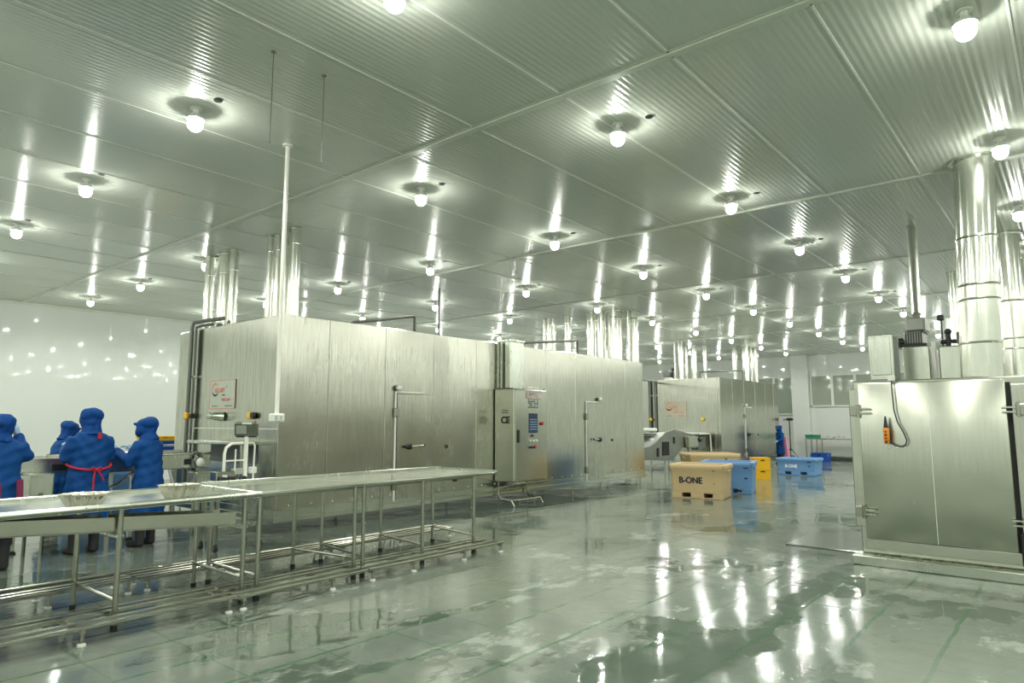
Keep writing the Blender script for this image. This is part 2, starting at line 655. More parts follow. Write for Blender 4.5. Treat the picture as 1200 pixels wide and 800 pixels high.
def door(t, x0, x1, y, z0, z1, hx, hz, flip, bulb):
    d = B(t).box(x0, x1, y - .014, y + .01, z0, z1, .006).build('door', M_STEEL_WET, t)
    b = B(t).box(x0 - .035, x0 - .005, y - .03, y, z0 - .02, z1 + .02, .004)
    b.build('jamb', M_WHITEPOLE, d)
    b = B(t).box(x0 - .03, x0 + (x1 - x0) * .72, y - .028, y, z1 + .005, z1 + .035, .004)
    b.build('door_head', M_WHITEPOLE, d)
    b = B(t).ball((bulb, y - .05, z1 + .085), .06, .045, .05, seg=12, rings=8)
    b.build('door_lamp', M_WHITEP, d)
    b = B(t).box(x0 + .005, x0 + .022, y - .016, y - .01, z0, z1)
    b.build('door_gap', M_DARKIN, d)  # dark strip on the closed panel, the gap's shade as colour
    s = -1 if flip else 1
    b = B(t)
    b.lathe([(.05, -.0), (.05, .03), (.03, .045)], (0, 0, 0), 12)
    for v in b.bm.verts:
        v.co = Vector((hx + v.co.x, y - .014 - v.co.z, hz + v.co.y))
    b.box(hx - .11, hx + .02, y - .075, y - .05, hz - .02, hz + .02, .01)
    b.build('latch', M_BLACK, d)
    b = B(t).cyl((hx + .02, y - .06, hz), (hx + s * .27, y - .06, hz + .015), .012, seg=8)
    b.build('handle', M_STEEL, d)
    b = B(t).ball((hx + s * .29, y - .05, hz + .015), .025, seg=10, rings=6)
    b.build('strike', M_BLACK, d)
    for hh in (z0 + .22, z1 - .3):
        b = B(t).box(x0 - .05, x0 + .05, y - .045, y - .012, hh - .07, hh + .07, .008)
        b.build('hinge', M_TUBE, d)
    b = B(t).ball((x1 + .3, y - .01, hz - .02), .03, .02, .03, seg=10, rings=6)
    b.build('port', M_BLACK, d)
    return d


door(fr1, 6.96, 7.79, FY0, .30, 1.95, 7.24, 1.11, False, 6.98)
door(fr1, 12.34, 13.1, FY0, .25, 1.92, 12.86, 1.11, True, 12.84)

# end face of the long freezer: sign plate, knobs, inlet hood
def logo_sign(t, F, wd, ht, plate, frame, second, scale=1.0):
    """F: frame at the centre of the sign, X right, Y up, Z out"""
    p = B().box(-wd / 2, wd / 2, -ht / 2, ht / 2, 0, .006, M=F).build('sign', plate, t)
    b = B()
    e = .008 * scale
    for a in ((-wd / 2, wd / 2, ht / 2 - e, ht / 2), (-wd / 2, wd / 2, -ht / 2, -ht / 2 + e), (-wd / 2, -wd / 2 + e, -ht / 2, ht / 2), (wd / 2 - e, wd / 2, -ht / 2, ht / 2)):
        b.box(*a, .006, .008, M=F)
    b.build('sign_border', frame, p)
    cx, cyy, r = -wd * .27, ht * .17, ht * .24

    def arc(a0, a1, wv, mat, nm):
        b = B()
        n = 14
        pts = [math.radians(a0 + (a1 - a0) * k / n) for k in range(n + 1)]
        ri = [r - wv * scale * math.sin(PI * k / n) for k in range(n + 1)]
        for k in range(n):
            q = [(cx + r * math.cos(pts[k]), cyy + r * math.sin(pts[k])), (cx + r * math.cos(pts[k + 1]), cyy + r * math.sin(pts[k + 1])),
                 (cx + ri[k + 1] * math.cos(pts[k + 1]), cyy + ri[k + 1] * math.sin(pts[k + 1])), (cx + ri[k] * math.cos(pts[k]), cyy + ri[k] * math.sin(pts[k]))]
            b.face([F @ Vector((*c, .0085)) for c in q])
        b.build(nm, mat, p, 0)
    arc(20, 200, .022, M_REDPRINT, 'logo_arc')
    arc(185, 345, .035, M_BLACK, 'logo_arc')
    T = F @ Matrix.Translation((-wd * .10, ht * .14, .008))
    text('GLOBY', ht * .22, M_REDPRINT, p, M=T, bold=.002 * scale)
    text('FOOD', ht * .07, M_INKGREY, p, M=F @ Matrix.Translation((wd * .06, -ht * .02, .008)))
    text('®', ht * .08, M_REDPRINT, p, M=F @ Matrix.Translation((wd * .17, ht * .27, .008)))
    text(second, ht * .13, M_REDPRINT, p, M=F @ Matrix.Translation((wd * .15, -ht * .19, .008)), bold=.0012 * scale)
    for sx, l in ((-.27, .24), (.27, .28)):
        b = B().box(sx * wd - l * wd / 2, sx * wd + l * wd / 2, -ht * .415, -ht * .39, .006, .008, M=F)
        b.build('small_print', M_INKGREY, p)
    for v in p.data.vertices:
        pass
    o = -Vector(t.location)
    for q in [p] + [c for c in bpy.data.objects if c.parent == p]:
        q.data.transform(Matrix.Translation(o))
    return p


logo_sign(fr1, FR((FX0 - .002, 9.83, 1.912), (0, -1, 0), (0, 0, 1)), .78, .43, M_PLATE, M_REDPRINT, 'TRIPLE HD')
b = B(fr1).box(FX0 - .003, FX0 + .01, 8.26, 10.75, 1.402, 1.412)
b.build('end_seam', M_JOINT, fr1)
b = B(fr1)
b.cyl((FX0 - .14, 9.82, 1.585), (FX0, 9.76, 1.58), .055, .07)
b.ball((FX0 - .17, 9.84, 1.59), .05)
b.build('end_lamp', M_STEEL, fr1)
b = B(fr1).box(FX0 - .06, FX0, 8.90, 8.99, 1.54, 1.64, .012)
bx = b.build('stop_button_box', M_YELLOW, fr1)
B(fr1).cyl((FX0 - .055, 8.86, 1.59), (FX0 - .01, 8.86, 1.59), .045, seg=14).build('stop_button', M_BLACK, bx)
b = B(fr1)
b.box(4.6, 4.94, 8.62, 10.2, 1.185, 1.235, .01)
hd = b.build('inlet_hood', M_STEEL, fr1)
for yy in (8.64, 10.17):
    B(fr1).box(4.62, 4.66, yy - .02, yy + .02, .88, 1.19, .004).build('hood_post', M_STEEL, hd)
B(fr1).box(FX0 - .004, FX0 + .02, 8.75, 10.1, .92, 1.18).build('inlet_opening', plain('inlet_shade_grey', (0.13, 0.15, 0.14), .5), fr1)  # flat grey sheet painted as the dark inside of the inlet
# left edge strip and vertical dark lines of the end face
for yy, r, zt in ((10.80, .03, 3.10), (10.93, .022, 3.04)):
    pth = [(4.86, yy, .45), (4.86, yy, zt - .08), (4.875, yy - .012, zt - .02), (4.92, yy - .05, zt), (5.0, yy - .75, zt), ]
    if r == .022:
        pth = [(4.88, 10.70, .45), (4.88, 10.70, 3.0), (4.95, 10.67, 3.035), (5.0, 10.4, 3.04)]
    o = B((4.86, yy, 0)).tube(pth, r, 10).build('refrigerant_pipe', M_DARKPIPE, None)
    c = B((4.86, yy, 0))
    if r == .03:
        tag(o, 'thick dark pipe bending over the top left corner of the long freezer', 'pipe', 'pipes on the end of the long freezer')
        B((4.86, yy, 0)).box(4.82, 4.90, yy - .05, yy + .05, 1.55, 1.65, .01).build('yellow_clamp', M_YELLOW, o)
    else:
        tag(o, 'thinner dark pipe beside the thick one on the end of the long freezer', 'pipe', 'pipes on the end of the long freezer')
        B((4.86, yy, 0)).box(4.85, 4.91, 10.665, 10.735, 1.56, 1.63, .01).build('black_clamp', M_BLACK, o)
    for zz in (.8, 2.2):
        yy2 = yy if r == .03 else 10.70
        B((4.86, yy, 0)).box(4.87, 4.913, yy2 - .035, yy2 + .035, zz, zz + .03).build('pipe_bracket', M_STEEL, o)

# second freezer
SX0, SX1, SY0, SY1 = 21.4, 27.0, 9.0, 12.4
fr2 = tunnel_freezer('shorter stainless tunnel freezer standing far behind the crates', SX0, SX1, SY0, SY1, .17, 2.98, [22.45, 23.5, 24.55, 25.6, 26.5], M_STEEL_FAR,
                     [(21.6, 9.1), (24, 9.1), (26.8, 9.1), (21.6, 12.2)])
door(fr2, 23.5, 24.4, SY0, .3, 2.0, 23.8, 1.06, False, 23.55)
logo_sign(fr2, FR((SX0 - .004, 10.62, 1.93), (0, -1, 0), (0, 0, 1)), .84, .55, M_PLATEFAR, M_PLATEFAR, 'TRIPLE HD', 1.2)
B(fr2).ball((SX0 - .04, 9.62, 1.59), .06, seg=12).build('stop_button', M_YELLOW, fr2)
for yy, r in ((11.55, .05), (11.35, .03)):
    o = B((SX0 - .07, yy, 0)).tube([(SX0 - .07, yy, .9), (SX0 - .07, yy, 2.95)], r, 10).build('refrigerant_pipe', M_DARKPIPE, None)
    tag(o, 'dark upright pipe at the left edge of the far freezer' if r == .05 else 'slim upright pipe beside the dark one at the far freezer', 'pipe', 'pipes on the far freezer')
    for zz in (1.2, 2.4):
        B((SX0 - .07, yy, 0)).box(SX0 - .08, SX0, yy - r - .01, yy + r + .01, zz, zz + .04).build('pipe_bracket', M_STEEL, o)
    if r == .05:
        B((SX0 - .07, yy, 0)).ball((SX0 - .13, yy - .05, 1.58), .06).build('yellow_clamp', M_YELLOW, o)

# ------------------------------------------------------------------ control cabinet on the long freezer
CX0, CX1, CY0, CY1, CZ0, CZ1 = 9.30, 10.28, 7.75, 8.23, .43, 2.10
cab = thing('control_cabinet', 'tall stainless control cabinet with screen, standing against the long freezer', 'control cabinet', (CX0, CY0, 0))
B(cab).box(CX0, CX1, CY0 + .02, CY1, CZ0, CZ1, .012).build('cabinet_body', M_STEEL_DOOR, cab)
dr = B(cab).box(CX0 + .015, CX1 - .015, CY0 - .004, CY0 + .02, CZ0 + .02, CZ1 - .02, .006).build('door', M_STEEL_DOOR, cab)
B(cab).box(CX0 + .08, CX0 + .12, CY0 - .03, CY0, 1.13, 1.36, .008).build('handle', M_BLACK, dr)
sc = B(cab).box(CX0 + .40, CX0 + .66, CY0 - .012, CY0, 1.30, 1.66, .004).build('touch_screen', M_SCREEN, dr)
B(cab).box(CX0 + .42, CX0 + .64, CY0 - .014, CY0 - .01, 1.6, 1.64).build('screen_header', M_BLACK, sc)
b = B(cab)
for k in range(5):
    b.box(CX0 + .43, CX0 + .63, CY0 - .014, CY0 - .01, 1.36 + .045 * k, 1.375 + .045 * k)
b.build('screen_lines', plain('screen_line', (0.2, 0.3, 0.4), .3), sc)
b = B(cab)
rng = random.Random(3)
for r_ in range(6):
    for c_ in range(7):
        if rng.random() < .78:
            b.box(CX0 + .38 + c_ * .045, CX0 + .38 + c_ * .045 + .034, CY0 - .007, CY0 - .003, 1.76 + r_ * .034, 1.782 + r_ * .034)
o = b.build('notice_print', M_INKGREY, dr)
o['kind'] = 'stuff'
for k in range(3):
    B(cab).cyl((CX0 + .42 + .1 * k, CY0 - .03, 1.16), (CX0 + .42 + .1 * k, CY0, 1.16), .02, seg=12).build('push_button', M_WHITEP, dr)
for k, mm in enumerate((M_BLACK, M_RED)):
    B(cab).cyl((CX0 + .45 + .12 * k, CY0 - .035, 1.04), (CX0 + .45 + .12 * k, CY0, 1.04), .024, seg=12).build('push_button', mm, dr)
B(cab).cyl((CX0 + .78, CY0 - .04, 1.47), (CX0 + .78, CY0, 1.47), .03, seg=14).build('emergency_stop', M_RED, dr)
B(cab).cyl((CX0 + .5, CY0 - .03, 1.25), (CX0 + .5, CY0, 1.25), .02, seg=10).build('key_switch', M_BLACK, dr)
# small logo plate, shown on its own colours
logo_sign(cab, FR((CX0 + .56, CY0 - .005, 2.0), (1, 0, 0), (0, 0, 1)), .46, .15, plain('white_plate', (0.7, 0.66, 0.6), .4), M_REDPRINT, 'TRIPLE', .6)
text('CE', .17, M_BLACK, cab, name='approval_mark', M=Matrix.Translation((-.004, .22, 1.53)) @ FR((0, 0, 0), (0, -1, 0), (0, 0, 1)), bold=.006)
b = B(cab)
for k in range(2):
    b.box(CX0 - .003, CX0 - .001, CY0 + .15, CY0 + .3, 1.66 + .04 * k, 1.675 + .04 * k)
b.build('small_print', M_INKGREY, cab)
b = B(cab)
n = 12
ring0, ring1 = [], []
sec = [(-.02, 0), (.06, .0), (.065, .03), (.03, .05), (-.02, .055)]
rings = []
for k in range(n + 1):
    a = k / n
    xx = CX0 - .03 + a * (CX1 - CX0 - .16)
    s_ = math.sin(PI * min(1, max(0, a))) ** .35 if 0 < a < 1 else .12
    rings.append([(xx, CY0 - .16 * s_ - .01 + u, CZ1 + .0 + v * s_ * .9) for u, v in sec])
b.loft(rings)
b.build('visor', M_STEEL, cab)
b = B(cab).prism([(CY0 - .02, CZ0 - .015), (CY1, CZ0 - .13), (CY1, CZ0 - .16), (CY0 - .02, CZ0 - .03)], 'x', CX0 + .02, CX1 + .05)
b.build('drip_tray', M_STEEL, cab)
for xx in (CX0 + .05, CX1 - .1):
    lg = B(cab).tube([(xx, CY1 - .06, CZ0), (xx, CY1 - .06, .2), (xx, CY1 - .12, .12), (xx, CY0 + .12, .1), (xx, CY0 + .04, .0)], .016, 8).build('leg', M_TUBE, cab)
    B(cab).cyl((xx, CY1 - .06, .0), (xx, CY1 - .06, .2), .014, seg=8).build('rear_leg', M_TUBE, lg)
B(cab).tube([(CX0 + .05, CY0 + .12, .1), (CX1 - .1, CY0 + .12, .1)], .012, 8).build('cross_bar', M_TUBE, cab)
b = B(cab).box(9.46, 9.86, 7.99, 8.24, 2.12, 3.0, .01)
dt = b.build('cable_duct', M_STEEL, cab)
B(cab).box(9.44, 9.88, 7.97, 8.6, 2.99, 3.04, .008).build('duct_cap', M_STEEL, dt)
B(cab).cyl((9.44, 8.15, 2.1), (9.44, 8.15, 2.98), .014, seg=8).build('conduit', M_DARKPIPE, dt)

# ------------------------------------------------------------------ front right freezer with big door
RX, RY1, RZ = 8.05, 1.93, 1.95
rf = thing('batch_freezer', 'stainless batch freezer close to the camera with one big hinged door', 'freezer', (8.2, 0, 0))
B(rf).box(8.17, 17.5, -2.4, 1.90, .10, RZ, .012).build('body', M_STEEL_DOOR, rf)
b = B(rf).box(8.12, 8.2, 1.83, 1.935, .38, 1.86, .008)
b.build('door_post', M_STEEL_DOOR, rf)
B(rf).box(8.12, 8.2, .27, .487, .2, 1.87, .008).build('door_post', M_STEEL_DOOR, rf)
dr = B(rf).box(RX, 8.13, .52, 1.825, .27, 1.92, .014, seg=2).build('door', M_STEEL_DOOR, rf)
B(rf).box(RX - .008, 8.13, .50, 1.83, .165, .27, .004).build('kick_plate', M_STEEL_DOOR, dr)
B(rf).box(RX - .0015, RX + .01, 1.168, 1.172, .28, 1.91).build('door_seam', M_JOINT, dr)
B(rf).box(8.135, 8.172, .487, .52, .2, 1.89).build('door_gasket', M_RUBBER, dr)
for yy in (1.55, 1.48, 1.40, 1.2):
    B(rf).ball((RX - .004, yy, 1.23), .012 if yy > 1.3 else .006, seg=8, rings=6).build('rivet', M_WHITEP, dr)
for zz in (.55, 1.62):
    for yy, s_ in ((1.86, 1), (.40, -1)):
        h = B(rf)
        h.box(8.03, 8.125, yy - .055, yy + .055, zz - .055, zz + .055, .006)
        h.cyl((8.03, yy - .03 * s_, zz - .07), (8.03, yy - .03 * s_, zz + .07), .016, seg=8)
        hh = h.build('hinge', M_TUBE, rf)
        B(rf).box(8.015, 8.03, yy - .10 * s_ - .05, yy - .10 * s_ + .05, zz + .015, zz + .03).box(8.015, 8.03, yy - .10 * s_ - .05, yy - .10 * s_ + .05, zz - .03, zz - .015).build('hinge_arm', M_STEEL, hh)
B(rf).box(7.97, 8.25, -2.4, 1.955, 0, .10, .008).build('door_sill', M_STEEL, rf)
B(rf).box(8.14, 8.16, -.9, .22, .25, 1.84).build('dark_panel', plain('dark_glass', (0.02, 0.035, 0.035), .1), rf)
B(rf).box(8.1, 8.18, -1.1, .27, 1.86, 1.93, .006).build('lintel', M_STEEL_DOOR, rf)
B(rf).box(8.06, 8.17, .2, .5, .14, .45, .01).build('corner_boot', M_RUBBER, rf)
# orange pendant control hanging by its cable in front of the door
pc = thing('pendant_control', 'orange hanging pendant control on a black cable in front of the big door', 'pendant control', (7.98, 1.55, 1.30))
b = B(pc)
b.box(7.95, 8.01, 1.53, 1.585, 1.30, 1.44, .012, seg=2)
b.box(7.955, 8.005, 1.535, 1.58, 1.27, 1.30, .008)
b.build('housing', M_ORANGE, pc)
B(pc).cyl((7.98, 1.558, 1.44), (7.98, 1.558, 1.56), .024, .008, seg=10).build('cable_boot', M_BLACK, pc)
for k in range(4):
    B(pc).cyl((7.945, 1.557, 1.295 + .035 * k), (7.955, 1.557, 1.295 + .035 * k), .012, seg=8).build('button', M_RED if k % 2 else M_BLACK, pc)
pts = []
for q in [(1.482, 1.93), (1.48, 1.80), (1.475, 1.62), (1.45, 1.5), (1.40, 1.39), (1.375, 1.31), (1.39, 1.265), (1.43, 1.245), (1.48, 1.255), (1.53, 1.29)]:
    pts.append((8.0, q[0], q[1]))
pts = [(8.35, 1.49, 1.975), (8.03, 1.485, 1.97)] + pts
B(pc).tube(pts, .007, 6).build('cable', M_BLACK, pc)
B(pc).box(7.985, 8.06, 1.455, 1.515, 1.93, 1.99, .006).build('cable_clamp', M_WHITEP, pc)

o = B((8.67, 1.96, 0)).box(8.67, 10.25, 1.97, 2.88, 0.001, .014, .003).build('floor_plate', steel('dark_plate', (0.33, 0.37, 0.33), .08, .2), None)
tag(o, 'flat dark steel ramp plate on the floor left of the big door', 'floor plate')

# roof gear of that freezer (standing on its roof, z = RZ)
t = thing('junction_cabinet', 'narrow upright steel cabinet on the left roof edge of the near right freezer', 'cabinet', (8.9, 1.6, RZ))
B(t).box(8.85, 9.2, 1.60, 1.86, RZ + .04, 2.53, .01).build('cabinet_body', M_STEEL, t)
B(t).box(8.83, 8.85, 1.63, 1.83, RZ + .1, 2.5, .004).build('door', M_STEEL, t)
B(t).box(8.86, 8.94, 1.555, 1.60, RZ + .04, 2.5, .004).build('cable_tray', M_DARKPIPE, t)
B(t).box(8.84, 9.21, 1.59, 1.87, RZ, RZ + .04).build('base', M_STEEL, t)
t = thing('fan_housing', 'boxy steel fan housing with motor and slim duct on the near right freezer roof', 'fan housing', (9.6, 1.3, RZ))
B(t).box(9.4, 10.3, 1.31, 1.60, RZ, 2.42, .012).build('housing', M_STEEL, t)
mo = B(t)
mo.box(9.55, 9.95, 1.40, 1.60, 2.46, 2.62, .015)
mo.box(9.55, 9.95, 1.36, 1.58, 2.62, 2.80, .02)
mo.build('motor', plain('motor_grey', (0.3, 0.31, 0.28), .4, .5), t)
b = B(t)
for k in range(7):
    b.box(9.54, 9.56, 1.40 + .028 * k, 1.412 + .028 * k, 2.47, 2.61)
b.build('motor_grille', M_BLACK, t)
B(t).box(9.45, 10.05, 1.34, 1.66, 2.42, 2.46, .006).build('motor_plate', M_BLACK, t)
b = B(t).ball((9.5, 1.63, 2.49), .05).cyl((9.5, 1.63, 2.44), (9.5, 1.63, 2.54), .03)
b.build('pump_head', M_BLACK, t)
B(t).box(9.38, 9.42, 1.245, 1.29, RZ, 2.46, .004).build('corner_post', M_WHITEPOLE, t)
t = thing('valve_tank', 'second steel box with black valve and hose on the near right freezer roof', 'tank', (9.6, 1.0, RZ))
B(t).box(9.4, 10.2, .93, 1.22, RZ, 2.40, .012).build('tank_body', M_STEEL, t)
b = B(t).cyl((9.5, 1.12, 2.40), (9.5, 1.12, 2.56), .028).ball((9.5, 1.12, 2.58), .04).cyl((9.5, 1.20, 2.46), (9.5, 1.04, 2.46), .025)
vv = b.build('valve', M_BLACK, t)
b = B(t).cyl((9.5, 1.18, 2.40), (9.5, 1.18, 2.74), .008).box(9.47, 9.53, 1.15, 1.22, 2.72, 2.79, .01)
b.build('sensor', M_BLACK, vv)
B(t).box(9.42, 9.6, .94, 1.03, 2.42, 2.56, .008).build('relay_box', M_DARKPIPE, t)
B(t).tube([(9.45, 1.0, 2.44), (9.4, .92, 2.45), (9.35, .82, 2.42), (9.3, .76, 2.35)], .03, 8).build('hose', M_BLACK, t)
B(t).tube([(9.38, .89, 2.42), (9.38, .89, 2.2), (9.37, .86, 2.05), (9.365, .85, RZ + .006)], .014, 8).build('drain_hose', M_BLACK, t)


# ------------------------------------------------------------------ ducts and pipes
def duct(x, y, r, z0, label, cat='duct', group='steel ducts rising to the ceiling', rings=(.3, .9, 1.5), top=None, mat=None, name='exhaust_duct'):
    tx, ty = (x, y) if top is None else top
    o = B((x, y, z0)).tube([(x, y, z0), (tx, ty, ZC)], r, 20).build(name, mat or M_PIPE, None, 50)
    tag(o, label, cat, group)
    for h in rings:
        if z0 + h < ZC - .05:
            a = h / (ZC - z0)
            cx_, cy_ = x + (tx - x) * a, y + (ty - y) * a
            B((x, y, z0)).lathe([(r * 1.005, -.012), (r * 1.035, 0), (r * 1.005, .012)], (cx_, cy_, z0 + h), 20, caps=False).build('joint_ring', M_PIPE, o)
    B((x, y, z0)).lathe([(r * 1.25, -.015), (r * 1.25, 0)], (tx, ty, ZC), 20).build('ceiling_collar', M_STEEL, o)
    return o


duct(8.40, .725, .185, RZ + .008, 'widest shiny steel duct rising from the near right freezer beside the valve tank', rings=(.35, .8, .95, 1.45), top=(8.37, .64))
duct(9.75, 1.47, .055, 2.85, 'slim steel duct rising from the motor on the fan housing', rings=(.15, .3), top=(10.72, 1.6), mat=M_DULLDUCT)
duct(14.6, 1.60, .07, RZ, 'slim steel duct further back, between the motor duct and the widest duct', rings=(.6, .8))
duct(12.1, .62, .165, RZ, 'wide steel duct just right of and behind the widest one', rings=(.6, .75, 1.3))
duct(14.0, .45, .15, RZ, 'steel duct partly cut by the frame edge, behind the two wide ones', rings=(.6, 1.2))
grp = 'ducts on the near end of the long freezer'
duct(5.16, 10.95, .07, FZ1, 'slim duct at the left of the three on the long freezer\'s left roof corner', group=grp, rings=(.95,))
duct(5.27, 10.60, .125, FZ1, 'thick middle duct of the three on the long freezer\'s left roof corner', group=grp, rings=(.95,))
duct(5.22, 10.24, .07, FZ1, 'slim duct at the right of the three on the long freezer\'s left roof corner', group=grp, rings=(.95,))
duct(5.17, 9.06, .05, FZ1, 'slim duct at the left of the four above the long freezer\'s near corner', group=grp, rings=(1.05,))
duct(5.20, 8.88, .055, FZ1, 'second duct from the left of the four above the long freezer\'s near corner', group=grp, rings=(1.05,))
duct(5.17, 8.625, .08, FZ1, 'third duct from the left of the four above the long freezer\'s near corner', group=grp, rings=(1.05,))
duct(5.16, 8.37, .07, FZ1, 'rightmost duct of the four above the long freezer\'s near corner', group=grp, rings=(1.05,))
grp = 'ducts on the far end of the long freezer'
for k, (yy, r) in enumerate(((10.86, .05), (10.69, .075), (10.54, .04))):
    duct(14.3, yy, r, FZ1, ('left', 'middle', 'right')[k] + ' duct of the slim trio on the far part of the long freezer', group=grp, rings=(1.1,))
duct(14.3, 10.10, .085, FZ1, 'lone slim duct right of the slim trio on the far part of the long freezer', group=grp, rings=(1.1,))
for k, (yy, r) in enumerate(((9.36, .12), (9.06, .11), (8.66, .18), (8.40, .035))):
    duct(14.3 if r > .04 else 14.5, yy, r, FZ1, ('leftmost', 'second', 'thick third', 'slim last')[k] + ' duct of the row at the far right corner of the long freezer', group=grp, rings=(1.1,))
duct(14.74, 8.40, .13, FZ1, 'thick duct at the very corner of the far end of the long freezer', group=grp, rings=(1.1,))
grp = 'ducts on the far freezer'
duct(21.6, 10.66, .04, FZ1, 'thin yellowish pole at the left of the far freezer roof', mat=M_WHITEPOLE, group=grp, rings=(.6,))
duct(21.7, 10.50, .10, FZ1, 'bright duct beside the thin pole on the far freezer roof', group=grp)
duct(22.95, 10.88, .065, FZ1, 'slim duct left of the thick one at the middle of the far freezer roof', group=grp)
duct(22.9, 10.57, .11, FZ1, 'thick duct at the middle of the far freezer roof', group=grp)
duct(23.1, 10.24, .07, FZ1, 'slim duct right of the thick one at the middle of the far freezer roof', group=grp)
duct(24.6, 9.72, .09, FZ1, 'lone duct behind the bent pipe on the far freezer roof', group=grp)
duct(24.4, 9.22, .13, FZ1, 'left duct of the pair at the right edge of the far freezer roof', group=grp)
duct(24.82, 9.18, .045, FZ1, 'thin pipe between the pair at the right edge of the far freezer roof', group=grp, rings=(.5,))
duct(25.2, 9.16, .1, FZ1, 'right duct of the pair at the right edge of the far freezer roof', group=grp)

duct(9.47, 9.92, .022, FZ1, 'thin grey pole from the long freezer roof up to the ceiling', cat='pole', mat=M_DARKPIPE, group=None, rings=(), name='conduit_pole')


def roofpipe(path, r, label, foot):
    o = B(path[0]).tube(path, r, 10).build('roof_pipe', M_DARKPIPE, None)
    tag(o, label, 'pipe', 'dark bent pipes on the freezer roofs')
    for f in foot:
        B(path[0]).lathe([(r * 2, 0), (r * 2, .015)], f, 12).build('pipe_flange', M_STEEL, o)


roofpipe([(6.3, 8.6, FZ1), (6.3, 8.6, 3.02), (6.4, 8.6, 3.06), (7.60, 8.6, 3.3), (7.64, 8.6, 3.28), (7.64, 8.6, FZ1)], .028, 'dark bent pipe on the long freezer roof left of the thin pole', [(6.3, 8.6, FZ1), (7.64, 8.6, FZ1)])
roofpipe([(10.0, 8.6, FZ1), (10.0, 8.6, 3.05), (10.2, 8.6, 3.07), (12.5, 8.6, 3.33), (12.56, 8.6, 3.31), (12.56, 8.6, FZ1)], .028, 'dark bent pipe on the long freezer roof right of the cabinet duct', [(10.0, 8.6, FZ1), (12.56, 8.6, FZ1)])
roofpipe([(21.9, 9.9, FZ1), (21.9, 9.9, 3.2), (22.0, 9.85, 3.23), (24.1, 9.3, 3.37), (24.2, 9.28, 3.35), (24.2, 9.28, FZ1)], .03, 'dark bent pipe across the far freezer roof', [(21.9, 9.9, FZ1), (24.2, 9.28, FZ1)])
t = thing('pump_motor', 'small motor and valve on the far freezer roof beside the bright duct', 'motor', (21.7, 10.95, FZ1))
B(t).box(21.5, 21.9, 10.75, 11.05, FZ1, FZ1 + .06, .01).build('base', M_STEEL, t)
B(t).cyl((21.55, 11.0, FZ1 + .2), (21.85, 11.0, FZ1 + .2), .14, seg=14).build('motor', M_DARKPIPE, t)
B(t).cyl((21.6, 10.78, FZ1 + .06), (21.6, 10.78, FZ1 + .34), .03, seg=10).ball((21.6, 10.78, FZ1 + .36), .06).build('valve', M_BLACK, t)
o = B((20.0, 10.8, 0)).tube([(14.92, 9.6, 2.80), (16.5, 9.9, 2.84), (21.38, 11.2, 2.86)], .03, 8).build('connecting_pipe', M_DARKPIPE, None)
tag(o, 'dark pipe bridging the gap between the long and the far freezer', 'pipe')

# white drop conduit with socket box
t = thing('power_drop', 'white conduit hanging from the ceiling with a socket box over the tables', 'conduit', (3.48, 5.86, 1.5))
B(t).cyl((3.48, 5.86, 1.58), (3.48, 5.86, ZC), .021, seg=12).build('conduit', M_WHITEPOLE, t)
bx = B(t).box(3.42, 3.54, 5.81, 5.91, 1.50, 1.58, .01).build('socket_box', M_WHITEP, t)
for sx in (3.435, 3.485):
    B(t).box(sx, sx + .025, 5.806, 5.812, 1.52, 1.56).build('socket', M_PLATE, bx)
B(t).lathe([(.05, -.02), (.05, 0)], (3.48, 5.86, ZC), 14).build('ceiling_plate', M_WHITEP, t)

# ------------------------------------------------------------------ steel work tables
TA = thing('tray_table', 'long stainless tray table with raised rim and gutter below, two bowls on it', 'table', (1.3, 5.9, 0))
ax0, ax1, ay0, ay1 = -.55, 3.06, 5.36, 6.38
b = B(TA)
b.box(ax0, ax1, ay0, ay1, .87, .885)
b.build('tabletop', M_TABLE, TA)
b = B(TA)
rp = [(ay0 + .024 * math.cos(a_), .897 + .024 * math.sin(a_)) for a_ in [2 * PI * q / 14 for q in range(14)]]
b.prism(rp, 'x', ax0, ax1 + .01)
b.build('front_rim', M_STEEL, TA)
B(TA).box(ax0, ax1, ay1 - .02, ay1 + .02, .855, .915, .008).build('rear_rim', M_STEEL, TA)
B(TA).box(ax1 - .02, ax1 + .01, ay0, ay1, .855, .915, .008).build('end_rim', M_STEEL, TA)
B(TA).box(ax0, ax1 - .3, ay0 + .42, ay0 + .46, .82, .868, .004).build('underframe', M_TUBE, TA)
xs = [-.1, .95, 2.02, 2.99]
for xx in xs:
    for yy in (5.47, 6.33):
        lg = B(TA).cyl((xx, yy, .03), (xx, yy, .86), .02, seg=12).build('leg', M_TUBE, TA)
        B(TA).cyl((xx, yy, 0), (xx, yy, .04), .024, seg=12).build('foot', M_BLACK, lg)
    B(TA).cyl((xx, 5.47, .21), (xx, 6.33, .21), .014, seg=8).build('cross_bar', M_TUBE, TA)
B(TA).cyl((-.1, 6.33, .23), (2.99, 6.33, .23), .014, seg=8).build('rail', M_TUBE, TA)
b = B(TA)
for a, c, za, zb in ((-.5, 2.0, .905, .745), (2.04, 2.93, .745, .69)):
    yf, yb = 5.50, 5.78
    P = lambda x, y, z: (x, y, z)
    for (y0_, y1_, lo_, hi_) in ((yf, yf + .006, -.045, .055), (yb, yb + .006, -.045, .055), (yf, yb, -.05, -.042)):
        b.loft([[(a, y0_, za + lo_), (a, y1_, za + lo_), (a, y1_, za + hi_), (a, y0_, za + hi_)],
                [(c, y0_, zb + lo_), (c, y1_, zb + lo_), (c, y1_, zb + hi_), (c, y0_, zb + hi_)]])
b.build('gutter', M_GUTTER, TA)
